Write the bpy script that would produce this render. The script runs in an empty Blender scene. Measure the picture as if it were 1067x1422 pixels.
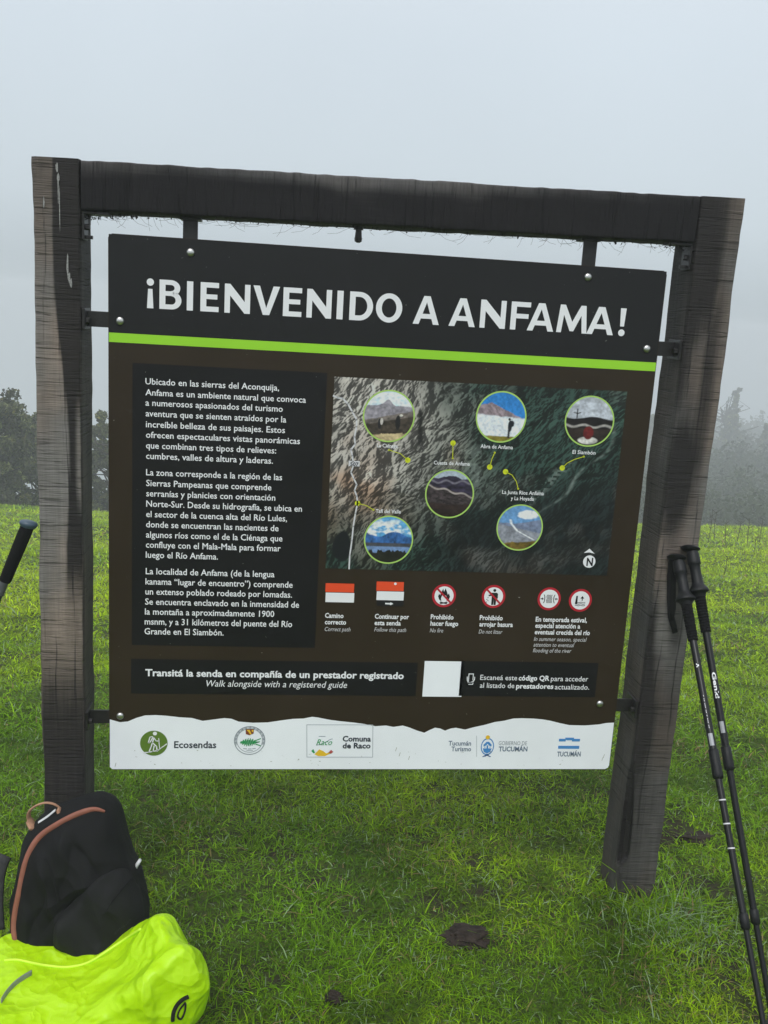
import bpy, bmesh, math
import numpy as np
from mathutils import Matrix, Vector

SC = bpy.context.scene
COL = SC.collection
R = math.radians
rng = np.random.default_rng(7)

# ------------------------------------------------------------------ camera
W, H, FPX = 1067.0, 1422.0, 1300.0
CAM = np.array([-0.28372, -2.28560, 0.52147])
YAW, PIT, ROL = -0.125012, -0.207427, 0.0594913
cy, sy, cp, sp, cr, sr = math.cos(YAW), math.sin(YAW), math.cos(PIT), math.sin(PIT), math.cos(ROL), math.sin(ROL)
FW = np.array([-sy * cp, cy * cp, sp])
_rt = np.array([cy, sy, 0.0])
_up = np.cross(_rt, FW)
RT, UP = cr * _rt + sr * _up, cr * _up - sr * _rt
cd = bpy.data.cameras.new('camera')
cam = bpy.data.objects.new('camera', cd)
COL.objects.link(cam)
cam.matrix_world = Matrix(((RT[0], UP[0], -FW[0], CAM[0]), (RT[1], UP[1], -FW[1], CAM[1]), (RT[2], UP[2], -FW[2], CAM[2]), (0, 0, 0, 1)))
cd.sensor_fit = 'VERTICAL'
cd.sensor_height = 24.0
cd.lens = FPX / H * 24.0
cd.clip_start, cd.clip_end = 0.05, 2000
SC.camera = cam

# ------------------------------------------------------------------ world, sun, exposure
SUN_EL, SUN_AZ = R(52), R(200)          # azimuth measured clockwise from +Y: behind the camera, a little left
world = bpy.data.worlds.new('World')
SC.world = world
world.use_nodes = True
wn, wl = world.node_tree.nodes, world.node_tree.links
wn.clear()
w_out = wn.new('ShaderNodeOutputWorld')
w_bg = wn.new('ShaderNodeBackground')
w_bg.inputs['Strength'].default_value = 0.1
w_sky = wn.new('ShaderNodeTexSky')
w_sky.sky_type = 'NISHITA'
w_sky.sun_disc = False
w_sky.sun_elevation = SUN_EL
w_sky.sun_rotation = SUN_AZ
w_sky.dust_density = 4.0
w_hs = wn.new('ShaderNodeHueSaturation')
w_hs.inputs['Saturation'].default_value = 0.35
w_tc = wn.new('ShaderNodeTexCoord')
w_sep = wn.new('ShaderNodeSeparateXYZ')
w_ramp = wn.new('ShaderNodeValToRGB')     # overcast cloud layer: brightest overhead, duller at the horizon
cr_ = w_ramp.color_ramp
cr_.elements[0].position = 0.0
cr_.elements[0].color = (0.330, 0.378, 0.412, 1)
cr_.elements[1].position = 1.0
cr_.elements[1].color = (1.0, 1.03, 1.07, 1)
for pos, c in ((0.10, (0.432, 0.490, 0.532)), (0.25, (0.470, 0.530, 0.580)), (0.45, (0.55, 0.60, 0.65))):
    e = cr_.elements.new(pos)
    e.color = (*c, 1)
w_mul = wn.new('ShaderNodeVectorMath')
w_mul.operation = 'SCALE'
w_mul.inputs['Scale'].default_value = 15.6
w_noise = wn.new('ShaderNodeTexNoise')
w_noise.inputs['Scale'].default_value = 2.2
w_noise.inputs['Detail'].default_value = 4
w_nr = wn.new('ShaderNodeMapRange')
w_nr.inputs['From Min'].default_value = 0.3
w_nr.inputs['From Max'].default_value = 0.7
w_nr.inputs['To Min'].default_value = 0.97
w_nr.inputs['To Max'].default_value = 1.03
w_mul2 = wn.new('ShaderNodeVectorMath')
w_mul2.operation = 'SCALE'
w_mix = wn.new('ShaderNodeMix')
w_mix.data_type = 'RGBA'
w_mix.inputs['Factor'].default_value = 0.85
wl.new(w_sky.outputs[0], w_hs.inputs['Color'])
wl.new(w_tc.outputs['Generated'], w_sep.inputs[0])
wl.new(w_sep.outputs['Z'], w_ramp.inputs[0])
wl.new(w_ramp.outputs[0], w_mul.inputs[0])
wl.new(w_tc.outputs['Generated'], w_noise.inputs['Vector'])
wl.new(w_noise.outputs[0], w_nr.inputs['Value'])
wl.new(w_mul.outputs[0], w_mul2.inputs[0])
wl.new(w_nr.outputs[0], w_mul2.inputs['Scale'])
wl.new(w_hs.outputs[0], w_mix.inputs[6])
wl.new(w_mul2.outputs[0], w_mix.inputs[7])
wl.new(w_mix.outputs[2], w_bg.inputs['Color'])
wl.new(w_bg.outputs[0], w_out.inputs['Surface'])

sd = bpy.data.lights.new('sun', 'SUN')
sd.energy = 1.5
sd.angle = R(25)
sd.color = (1.0, 0.985, 0.96)
sun = bpy.data.objects.new('sun', sd)
COL.objects.link(sun)
_sd = Vector((math.sin(SUN_AZ) * math.cos(SUN_EL), math.cos(SUN_AZ) * math.cos(SUN_EL), math.sin(SUN_EL)))
sun.rotation_euler = _sd.to_track_quat('Z', 'Y').to_euler()
sun.location = (-2, -6, 9)

vs = SC.view_settings
vs.view_transform = 'Standard'
vs.look = 'None'
vs.exposure = 0.0
vs.gamma = 1.0
vs.use_curve_mapping = False
SC.cycles.volume_bounces = 1
SC.cycles.max_bounces = 6
SC.cycles.transparent_max_bounces = 8

# ------------------------------------------------------------------ helpers
def P(px, py, y):
    """pixel of the photograph -> point on the vertical plane y"""
    d = FW + (px - W / 2) / FPX * RT - (py - H / 2) / FPX * UP
    t = (y - CAM[1]) / d[1]
    return CAM + t * d

def lin(r, g, b):
    f = lambda c: (c / 255 / 12.92) if c / 255 <= 0.04045 else ((c / 255 + 0.055) / 1.055) ** 2.4
    return (f(r), f(g), f(b))

def lin_np(c):
    c = np.asarray(c, float) / 255
    return np.where(c <= 0.04045, c / 12.92, ((c + 0.055) / 1.055) ** 2.4)

def hash2(ix, iy, seed=0):
    ix = ix.astype(np.int64); iy = iy.astype(np.int64)
    n = (ix * 374761393 + iy * 668265263 + seed * 974634777) & 0x7fffffff
    n = ((n ^ (n >> 13)) * 1274126177) & 0x7fffffff
    n = (n ^ (n >> 16)) & 0xffff
    return n / 65535.0

def vnoise(x, y, seed=0):
    x = np.asarray(x, float); y = np.asarray(y, float)
    ix = np.floor(x); iy = np.floor(y)
    fx = x - ix; fy = y - iy
    fx = fx * fx * (3 - 2 * fx); fy = fy * fy * (3 - 2 * fy)
    a = hash2(ix, iy, seed); b = hash2(ix + 1, iy, seed); c = hash2(ix, iy + 1, seed); d = hash2(ix + 1, iy + 1, seed)
    return (a + (b - a) * fx) * (1 - fy) + (c + (d - c) * fx) * fy

def fbm(x, y, o=4, seed=0, gain=0.5):
    s = 0; a = 1; t = 0
    for i in range(o):
        s = s + a * vnoise(x * 2 ** i + 17.3 * i, y * 2 ** i - 9.1 * i, seed + i)
        t += a; a *= gain
    return s / t

def sstep(a, b, x):
    t = np.clip((np.asarray(x, float) - a) / (b - a), 0, 1)
    return t * t * (3 - 2 * t)

ORIGIN = {}
def tag(o, label=None, cat=None, group=None, kind=None):
    for k, v in (('label', label), ('category', cat), ('group', group), ('kind', kind)):
        if v: o[k] = v
    return o

def empty(name, loc, label, cat, group=None):
    o = bpy.data.objects.new(name, None)
    o.empty_display_size = 0.1
    COL.objects.link(o)
    o.location = loc
    ORIGIN[o] = np.array(loc, float)
    return tag(o, label, cat, group)

def mk(name, V, F, mats, parent=None, smooth=False, midx=None, cols=None, origin=None, attr=None):
    """one mesh object from world coordinates"""
    V = np.asarray(V, float).reshape(-1, 3)
    org = ORIGIN[parent] if parent is not None else np.array(origin if origin is not None else (0, 0, 0), float)
    me = bpy.data.meshes.new(name)
    if isinstance(F, np.ndarray) and F.ndim == 2:
        n, k = F.shape
        me.vertices.add(len(V)); me.vertices.foreach_set('co', (V - org).astype(np.float32).ravel())
        me.loops.add(n * k); me.loops.foreach_set('vertex_index', F.astype(np.int32).ravel())
        me.polygons.add(n); me.polygons.foreach_set('loop_start', np.arange(0, n * k, k, dtype=np.int32))
        me.update(calc_edges=True)
    else:
        me.from_pydata((V - org).tolist(), [], [list(map(int, f)) for f in F])
    if not isinstance(mats, (list, tuple)): mats = [mats]
    for m in mats: me.materials.append(m)
    n = len(me.polygons)
    if midx is not None: me.polygons.foreach_set('material_index', np.asarray(midx, np.int32))
    if smooth: me.polygons.foreach_set('use_smooth', np.ones(n, bool))
    if cols is not None:
        a = me.attributes.new('col', 'FLOAT_COLOR', 'POINT')
        c = np.ones((len(V), 4), np.float32); c[:, :3] = cols
        a.data.foreach_set('color', c.ravel())
    if attr is not None:
        for k, v in attr.items():
            a = me.attributes.new(k, 'FLOAT', 'POINT')
            a.data.foreach_set('value', np.asarray(v, np.float32).ravel())
    me.update()
    o = bpy.data.objects.new(name, me)
    COL.objects.link(o)
    if parent is not None:
        o.parent = parent
        ORIGIN[o] = ORIGIN[parent]
    else:
        o.location = org
        ORIGIN[o] = org
    return o

class MB:
    def __init__(s): s.V = []; s.F = []; s.M = []
    def add(s, V, F, m=0):
        b = len(s.V)
        s.V += [tuple(map(float, v)) for v in V]
        for f in F: s.F.append([i + b for i in f]); s.M.append(m)
    def box(s, lo, hi, m=0):
        x0, y0, z0 = lo; x1, y1, z1 = hi
        s.add([(x0, y0, z0), (x1, y0, z0), (x1, y1, z0), (x0, y1, z0), (x0, y0, z1), (x1, y0, z1), (x1, y1, z1), (x0, y1, z1)],
              [(3, 2, 1, 0), (4, 5, 6, 7), (0, 1, 5, 4), (1, 2, 6, 5), (2, 3, 7, 6), (3, 0, 4, 7)], m)
    def tube(s, pts, rad, n=10, m=0, flat=None, cap=True):
        """tube along points; rad scalar or list; flat=(a,b) makes an oval/strap section"""
        pts = [np.array(p, float) for p in pts]
        k = len(pts)
        rad = [rad] * k if np.isscalar(rad) else list(rad)
        t0 = pts[1] - pts[0]; t0 /= np.linalg.norm(t0)
        ref = np.array([0, 1.0, 0]) if abs(t0[1]) < .9 else np.array([1.0, 0, 0])
        nrm = np.cross(t0, ref); nrm /= np.linalg.norm(nrm)
        V = []
        for i, p in enumerate(pts):
            t = pts[min(i + 1, k - 1)] - pts[max(i - 1, 0)]; t /= np.linalg.norm(t) + 1e-12
            nrm = nrm - t * (nrm @ t); nrm /= np.linalg.norm(nrm) + 1e-12
            bn = np.cross(t, nrm)
            for j in range(n):
                a = 2 * math.pi * j / n
                fa, fb = (1, 1) if flat is None else flat
                V.append(p + rad[i] * (fa * math.cos(a) * nrm + fb * math.sin(a) * bn))
        F = []
        for i in range(k - 1):
            for j in range(n):
                F.append((i * n + j, i * n + (j + 1) % n, (i + 1) * n + (j + 1) % n, (i + 1) * n + j))
        if cap:
            F.append(tuple(range(n))[::-1]); F.append(tuple((k - 1) * n + j for j in range(n)))
        s.add(V, F, m)
    def build(s, name, mats, parent=None, smooth=False, origin=None):
        return mk(name, s.V, s.F, mats, parent, smooth, s.M, origin=origin)

def bevel(o, w, seg=2):
    bm = bmesh.new(); bm.from_mesh(o.data)
    ed = [e for e in bm.edges if len(e.link_faces) == 2 and e.calc_face_angle(0) > 0.6]
    bmesh.ops.bevel(bm, geom=ed, offset=w, segments=seg, affect='EDGES', profile=0.6)
    bm.to_mesh(o.data); bm.free()
    return o

# ------------------------------------------------------------------ materials
def newmat(name):
    m = bpy.data.materials.new(name)
    m.use_nodes = True
    nt = m.node_tree
    return m, nt, nt.nodes, nt.links, nt.nodes['Principled BSDF']

def plain(name, col, rough=0.5, metal=0.0, spec=0.5, var=0.0, vscale=30, bump=0.0, bscale=200):
    m, nt, N, L, b = newmat(name)
    b.inputs['Base Color'].default_value = (*col, 1)
    b.inputs['Roughness'].default_value = rough
    b.inputs['Metallic'].default_value = metal
    b.inputs['Specular IOR Level'].default_value = spec
    tc = N.new('ShaderNodeTexCoord')
    if var > 0:
        n = N.new('ShaderNodeTexNoise'); n.inputs['Scale'].default_value = vscale; n.inputs['Detail'].default_value = 5
        mr = N.new('ShaderNodeMapRange'); mr.inputs['From Min'].default_value = .3; mr.inputs['From Max'].default_value = .7
        mr.inputs['To Min'].default_value = 1 - var; mr.inputs['To Max'].default_value = 1 + var
        v = N.new('ShaderNodeVectorMath'); v.operation = 'SCALE'; v.inputs[0].default_value = col
        L.new(tc.outputs['Object'], n.inputs['Vector']); L.new(n.outputs[0], mr.inputs['Value'])
        L.new(mr.outputs[0], v.inputs['Scale']); L.new(v.outputs[0], b.inputs['Base Color'])
    if bump > 0:
        n2 = N.new('ShaderNodeTexNoise'); n2.inputs['Scale'].default_value = bscale; n2.inputs['Detail'].default_value = 4
        bp = N.new('ShaderNodeBump'); bp.inputs['Strength'].default_value = bump; bp.inputs['Distance'].default_value = .002
        L.new(tc.outputs['Object'], n2.inputs['Vector']); L.new(n2.outputs[0], bp.inputs['Height']); L.new(bp.outputs[0], b.inputs['Normal'])
    return m

def vcol(name, rough=0.5, spec=0.5, trans=0.0, up=0.0):
    m, nt, N, L, b = newmat(name)
    if up > 0:                                  # blades and leaves shade as a soft mass, not as flat cards
        g = N.new('ShaderNodeNewGeometry'); va = N.new('ShaderNodeVectorMath'); va.operation = 'ADD'; va.inputs[1].default_value = (0, 0, up)
        vn = N.new('ShaderNodeVectorMath'); vn.operation = 'NORMALIZE'
        L.new(g.outputs['Normal'], va.inputs[0]); L.new(va.outputs[0], vn.inputs[0]); L.new(vn.outputs[0], b.inputs['Normal'])
    a = N.new('ShaderNodeAttribute'); a.attribute_name = 'col'
    L.new(a.outputs['Color'], b.inputs['Base Color'])
    b.inputs['Roughness'].default_value = rough
    b.inputs['Specular IOR Level'].default_value = spec
    if trans > 0:
        t = N.new('ShaderNodeBsdfTranslucent'); L.new(a.outputs['Color'], t.inputs['Color'])
        mx = N.new('ShaderNodeMixShader'); mx.inputs[0].default_value = trans
        L.new(b.outputs[0], mx.inputs[1]); L.new(t.outputs[0], mx.inputs[2]); L.new(mx.outputs[0], N['Material Output'].inputs['Surface'])
    return m

def wood(name, axis, pale, dark, grey=(.185, .175, .165)):
    """weathered timber: 'stain' attribute lays the dark weather stains, saw marks run across the grain"""
    m, nt, N, L, b = newmat(name)
    tc = N.new('ShaderNodeTexCoord')
    at = N.new('ShaderNodeAttribute'); at.attribute_name = 'stain'
    def noise(scale, detail, rough=.55, dist=0):
        mp = N.new('ShaderNodeMapping'); mp.inputs['Scale'].default_value = scale
        n = N.new('ShaderNodeTexNoise'); n.inputs['Scale'].default_value = 1; n.inputs['Detail'].default_value = detail
        n.inputs['Roughness'].default_value = rough; n.inputs['Distortion'].default_value = dist
        L.new(tc.outputs['Object'], mp.inputs['Vector']); L.new(mp.outputs[0], n.inputs['Vector'])
        return n
    def mrange(src, a, c, lo=0., hi=1.):
        r = N.new('ShaderNodeMapRange'); r.interpolation_type = 'SMOOTHSTEP'
        r.inputs['From Min'].default_value = a; r.inputs['From Max'].default_value = c
        r.inputs['To Min'].default_value = lo; r.inputs['To Max'].default_value = hi
        L.new(src, r.inputs['Value']); return r
    def math_(op, a, c):
        x = N.new('ShaderNodeMath'); x.operation = op
        for i, v in enumerate((a, c)):
            if isinstance(v, (int, float)): x.inputs[i].default_value = v
            else: L.new(v, x.inputs[i])
        return x.outputs[0]
    if axis == 'z':
        saw = noise((9, 9, 170), 3, .5, .25); grain = noise((150, 150, 4), 4); saw2 = noise((16, 16, 430), 2)
    else:
        saw = noise((150, 9, 7), 3, .5, .4); grain = noise((4, 120, 150), 4); saw2 = noise((330, 12, 12), 2)
    blot = noise((14, 14, 5) if axis == 'z' else (5, 14, 14), 6, .65)
    sawm = mrange(saw.outputs[0], .56, .70)
    blotm = mrange(blot.outputs[0], .30, .72)
    base = N.new('ShaderNodeMix'); base.data_type = 'RGBA'
    base.inputs[6].default_value = (*[c * .72 for c in pale], 1); base.inputs[7].default_value = (*[c * 1.18 for c in pale], 1)
    L.new(blotm.outputs[0], base.inputs[0])
    gn = noise((4, 4, 2.2), 3); gz_ = mrange(gn.outputs[0], .42, .60)
    gmix = N.new('ShaderNodeMix'); gmix.data_type = 'RGBA'; L.new(gz_.outputs[0], gmix.inputs[0]); L.new(base.outputs[2], gmix.inputs[6]); gmix.inputs[7].default_value = (*grey, 1)
    base = gmix
    gm = mrange(grain.outputs[0], .32, .68, .90, 1.09)
    s2 = mrange(saw2.outputs[0], .35, .65, .89, 1.08)
    sc = N.new('ShaderNodeVectorMath'); sc.operation = 'SCALE'
    L.new(base.outputs[2], sc.inputs[0]); L.new(math_('MULTIPLY', gm.outputs[0], s2.outputs[0]), sc.inputs['Scale'])
    # stain amount with a ragged edge
    st = math_('ADD', at.outputs['Fac'], math_('MULTIPLY', math_('SUBTRACT', blot.outputs[0], .5), .5))
    st = math_('ADD', st, math_('MULTIPLY', math_('SUBTRACT', grain.outputs[0], .5), .35))
    stm = mrange(st, .06, .90, 0, .97)
    mx = N.new('ShaderNodeMix'); mx.data_type = 'RGBA'
    L.new(sc.outputs[0], mx.inputs[6]); mx.inputs[7].default_value = (*dark, 1); L.new(stm.outputs[0], mx.inputs[0])
    mx2 = N.new('ShaderNodeMix'); mx2.data_type = 'RGBA'
    L.new(mx.outputs[2], mx2.inputs[6]); mx2.inputs[7].default_value = (*[c * .6 for c in dark], 1)
    L.new(math_('MULTIPLY', sawm.outputs[0], .42), mx2.inputs[0])
    L.new(mx2.outputs[2], b.inputs['Base Color'])
    b.inputs['Roughness'].default_value = .72
    b.inputs['Specular IOR Level'].default_value = .2
    bp = N.new('ShaderNodeBump'); bp.inputs['Strength'].default_value = .9; bp.inputs['Distance'].default_value = .003
    hh = math_('ADD', math_('MULTIPLY', sawm.outputs[0], -.8), math_('ADD', math_('MULTIPLY', grain.outputs[0], .35), math_('MULTIPLY', saw2.outputs[0], .9)))
    L.new(hh, bp.inputs['Height']); L.new(bp.outputs[0], b.inputs['Normal'])
    return m

def printed(name, col, dirt=.12, rough=.42, wear=(.35, .34, .32)):
    """printed vinyl skin of the board: faint grime, scuffs and dust specks"""
    m, nt, N, L, b = newmat(name)
    tc = N.new('ShaderNodeTexCoord')
    n = N.new('ShaderNodeTexNoise'); n.inputs['Scale'].default_value = 3.5; n.inputs['Detail'].default_value = 7; n.inputs['Roughness'].default_value = .65
    L.new(tc.outputs['Object'], n.inputs['Vector'])
    mr = N.new('ShaderNodeMapRange'); mr.inputs['From Min'].default_value = .3; mr.inputs['From Max'].default_value = .7
    mr.inputs['To Min'].default_value = 1 - dirt; mr.inputs['To Max'].default_value = 1 + dirt
    L.new(n.outputs[0], mr.inputs['Value'])
    v = N.new('ShaderNodeVectorMath'); v.operation = 'SCALE'; v.inputs[0].default_value = col
    L.new(mr.outputs[0], v.inputs['Scale'])
    sp_ = N.new('ShaderNodeTexNoise'); sp_.inputs['Scale'].default_value = 95; sp_.inputs['Detail'].default_value = 2
    L.new(tc.outputs['Object'], sp_.inputs['Vector'])
    r2 = N.new('ShaderNodeMapRange'); r2.inputs['From Min'].default_value = .73; r2.inputs['From Max'].default_value = .82; r2.inputs['To Max'].default_value = .5
    L.new(sp_.outputs[0], r2.inputs['Value'])
    mx = N.new('ShaderNodeMix'); mx.data_type = 'RGBA'; mx.inputs[7].default_value = (*wear, 1)
    L.new(r2.outputs[0], mx.inputs[0]); L.new(v.outputs[0], mx.inputs[6]); L.new(mx.outputs[2], b.inputs['Base Color'])
    b.inputs['Specular IOR Level'].default_value = .27
    r3 = N.new('ShaderNodeMapRange'); r3.inputs['From Min'].default_value = .3; r3.inputs['From Max'].default_value = .7
    r3.inputs['To Min'].default_value = rough - .08; r3.inputs['To Max'].default_value = rough + .14
    L.new(n.outputs[0], r3.inputs['Value']); L.new(r3.outputs[0], b.inputs['Roughness'])
    return m

M = {}
M['post'] = wood('post timber', 'z', (.235, .190, .158), (.017, .0155, .0155))
M['beam'] = wood('beam timber', 'x', (.135, .125, .122), (.0080, .0072, .0085), (.12, .115, .115))
M['steel'] = plain('black painted steel', (.014, .013, .013), .45, 0, .4, .35, 60, .3)
M['bolt'] = plain('zinc bolt', (.62, .62, .60), .32, 1.0, .5, .15, 300)
M['header'] = printed('header black print', (.0095, .0095, .0105), .12, .42)
M['brown'] = printed('brown print', (.0255, .0165, .0078), .14, .45)
M['box'] = printed('dark box print', (.0055, .0053, .0060), .12, .45)
M['white'] = printed('white print', (.83, .86, .89), .05, .45, (.30, .30, .26))
M['ink'] = plain('white ink', (.80, .81, .83), .5, 0, .3)
M['ink_soft'] = plain('grey white ink', (.62, .62, .64), .5, 0, .3)
M['lime'] = printed('lime stripe print', lin(150, 212, 50), .05, .45)
M['lime_ring'] = plain('lime ring print', lin(168, 206, 104), .5, 0, .3)
M['yellow'] = plain('yellow map dot', lin(205, 215, 40), .5, 0, .3)
M['edge'] = plain('panel edge', (.05, .05, .05), .6)
M['photo'] = vcol('printed photograph', .42, .4)
M['orange'] = plain('orange print', lin(226, 78, 40), .5, 0, .3)
M['red'] = plain('red print', lin(178, 32, 48), .5, 0, .3)
M['blackp'] = plain('black print', (.010, .010, .011), .5, 0, .3)
M['navy'] = plain('dark blue grey print', lin(44, 52, 62), .5, 0, .3)
M['green'] = plain('green print', lin(92, 122, 46), .5, 0, .3)
M['sealgreen'] = plain('seal green print', lin(40, 150, 84), .5, 0, .3)
M['sealgrey'] = plain('seal grey print', lin(140, 148, 155), .5, 0, .3)
M['brownp'] = plain('shield brown print', lin(122, 62, 40), .5, 0, .3)
M['gold'] = plain('gold print', lin(228, 186, 48), .5, 0, .3)
M['rose'] = plain('rose print', lin(180, 84, 84), .5, 0, .3)
M['blue'] = plain('blue print', lin(70, 135, 195), .5, 0, .3)
M['midblue'] = plain('mid blue print', lin(66, 100, 150), .5, 0, .3)
M['slate'] = plain('slate print', lin(88, 108, 128), .5, 0, .3)
M['line'] = plain('thin grey line print', lin(165, 172, 178), .5, 0, .3)

# ================================================================== THE SIGN
BW, BH = 1.34, 1.3339
_src = [(0, 0), (1, 0), (1, 1), (0, 1)]
_dst = [(152, 326), (928, 374), (846, 1068), (150, 1069)]
_A, _b = [], []
for (u, v), (x, y) in zip(_src, _dst):
    _A.append([u, v, 1, 0, 0, 0, -u * x, -v * x]); _b.append(x)
    _A.append([0, 0, 0, u, v, 1, -u * y, -v * y]); _b.append(y)
_h = np.linalg.solve(np.array(_A, float), np.array(_b, float))
HM = np.append(_h, 1).reshape(3, 3)
HI = np.linalg.inv(HM)

def buv(px, py):
    q = HI @ np.array([px, py, 1.0]); return q[:2] / q[2]
def bp(px, py):
    u, v = buv(px, py); return np.array([(u - .5) * BW, (.5 - v) * BH])
def px_at(u, v):
    q = HM @ np.array([u, v, 1.0]); return q[:2] / q[2]
LAY = 0.0006
def lay(xz, k):
    return [(p[0], -LAY * k, p[1]) for p in xz]

TILT = .0168                                   # the beam runs slightly uphill to the right
YF, YB = -.03, .105
def top_z(x): return .832 + TILT * x
sign = empty('information_sign', (0, 0, -1.05), 'large dark wooden framed welcome board on two thick weathered posts in the grass', 'sign')

def timber_post(name, x0, x1, zt, zb, stain, notch=None, seed=0):
    nf, ns, nz = 44, 12, 240
    per = [(i / nf, 0.0, 0) for i in range(nf)] + [(1.0, i / ns, 1) for i in range(ns)] + \
          [(1 - i / 8, 1.0, 2) for i in range(8)] + [(0.0, 1 - i / ns, 3) for i in range(ns)]
    per = np.array(per); n = len(per)
    zs = np.linspace(zb, zt, nz)
    V = np.zeros((nz, n, 3)); S = np.zeros((nz, n))
    for i, z in enumerate(zs):
        fx, fy = per[:, 0], per[:, 1]
        x = x0 + (x1 - x0) * fx; y = YF + (YB - YF) * fy
        # worn, rounded arrises and slightly wandering edges
        cx, cyy = (x0 + x1) / 2, (YF + YB) / 2
        e = np.minimum(np.abs(fx - .5) * 2, 1) ** 14 * np.minimum(np.abs(fy - .5) * 2, 1) ** 14
        wob = (vnoise(np.full(n, z * 6.), per[:, 2] * 3 + fx, seed) - .5) * .004 + (vnoise(np.full(n, z * 30.), fx * 3 + 5 * per[:, 2], seed + 3) - .5) * .0014
        x = x + (cx - x) * .05 * e + wob * np.sign(x - cx)
        y = y + (cyy - y) * .05 * e + wob * np.sign(y - cyy)
        s = stain(fx, fy, per[:, 2], z)
        if notch is not None: x, y, s = notch(x, y, s, fx, fy, z)
        V[i, :, 0], V[i, :, 1], V[i, :, 2] = x, y, z
        S[i] = s
    # sawn top follows the slope of the beam
    V[-1, :, 2] = top_z(V[-1, :, 0]) + zt - top_z((x0 + x1) / 2)
    F = []
    for i in range(nz - 1):
        for j in range(n):
            F.append((i * n + j, i * n + (j + 1) % n, (i + 1) * n + (j + 1) % n, (i + 1) * n + j))
    F.append(tuple((nz - 1) * n + j for j in range(n)))
    return mk(name, V, F, M['post'], sign, False, attr={'stain': S})

LX0 = float((P(45, 215, YF)[0] + P(58, 1110, YF)[0]) / 2); LX1 = float((P(112, 219, YF)[0] + P(114, 700, YF)[0]) / 2)
RX0 = float((P(975, 272, YF)[0] + P(922, 700, YF)[0]) / 2); RX1 = float((P(1043, 276, YF)[0] + P(975, 700, YF)[0]) / 2)

def shakes(fx, side, z, seed):
    out = 0
    for i, (c, z0, z1, w) in enumerate(((.22, .75, .30, .010), (.80, .15, -.60, .012), (.34, -.25, -.90, .011), (.55, .66, .02, .009), (.12, .05, -.40, .009))):
        c2 = c + .05 * (vnoise(np.array([z * 5.0]), np.array([i + seed * 3.0]), 55)[0] - .5) + .02 * math.sin(z * 23 + i)
        out = out + np.exp(-((fx - c2) / w) ** 2) * sstep(z0, z0 - .10, z) * sstep(z1, z1 + .15, z)
    return out * (side == 0) * .42
def stain_left(fx, fy, side, z):
    # dark run down the right of the face, rounded lower end, and a dark foot
    edge = .36 + .30 * sstep(.80, .15, z) * 1.0 + .05 * np.sin(z * 9)
    run = sstep(edge - .05, edge + .07, fx) * sstep(-.30, -.05, z)
    run = run * (1 - .75 * sstep(.80, .95, fx) * sstep(.35, .2, z) * sstep(-.05, .1, z))
    low = sstep(-.20, -.55, z) * .82
    top = sstep(.30, .82, z) * .50
    crack = np.exp(-((fx - (.63 + .12 * sstep(.3, -.05, z))) / .016) ** 2) * sstep(.55, .3, z) * sstep(-.06, .0, z)
    s = np.maximum(np.maximum(run * .95, low), top) + crack * .6 + shakes(fx, side, z, 1)
    s = np.where(side == 1, .70 + .12 * sstep(.2, .8, z), s)
    return np.where(side >= 2, .5, s)

def stain_right(fx, fy, side, z):
    top = sstep(.22, .66, z) * (1 - sstep(.50, .90, fx) * .80) * (.78 + .5 * (vnoise(fx * 5, np.full_like(fx, z * 3.), 15) - .5))
    mid = (vnoise(fx * 3, np.full_like(fx, z * 4.), 5) - .35) * .9
    patch = np.exp(-((fx - .30) / .22) ** 2 - ((z - .17) / .11) ** 2) * .8
    low = sstep(-.10, -.50, z) * .74 * (1 - .30 * fx)
    run = np.exp(-((fx - (.15 + .1 * np.sin(z * 6))) / .20) ** 2) * sstep(-.12, -.34, z) * sstep(-.70, -.5, z) * .55
    base_ = (.40 - .26 * fx) * sstep(-.08, .10, z) + .20
    s = np.maximum(np.maximum(top, low), base_ + np.clip(mid, 0, .42) * .8) + patch + run + shakes(fx, side, z, 4)
    s = np.where(side == 3, .68 + .15 * sstep(.2, .8, z), s)
    return np.where((side == 1) | (side == 2), .45, s)

def notch_right(x, y, s, fx, fy, z):
    # torn strip along the inner front arris near the foot
    k = float(sstep(-.56, -.66, z) * sstep(-.95, -.925, z))
    grow = .05 + .11 * float(sstep(-.58, -.86, z))
    zz = z - .10 * (fx * (fy == 0) - fy * 1.5)           # the tear ends on a slant
    kk = sstep(-.58, -.84, z) * sstep(-.945, -.915, zz)
    near = np.exp(-(fx / grow) ** 4) * np.exp(-(fy / (grow * .9)) ** 4)
    x = x + near * .020 * kk; y = y + near * .024 * kk
    k = k * sstep(-.95, -.925, zz)
    return x, y, np.clip(s + near * 1.3 * k, 0, 1.6)

p_l = timber_post('post', LX0, LX1, top_z((LX0 + LX1) / 2), -1.35, stain_left, None, 1)
p_r = timber_post('post', RX0, RX1, top_z((RX0 + RX1) / 2), -1.35, stain_right, notch_right, 9)

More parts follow.
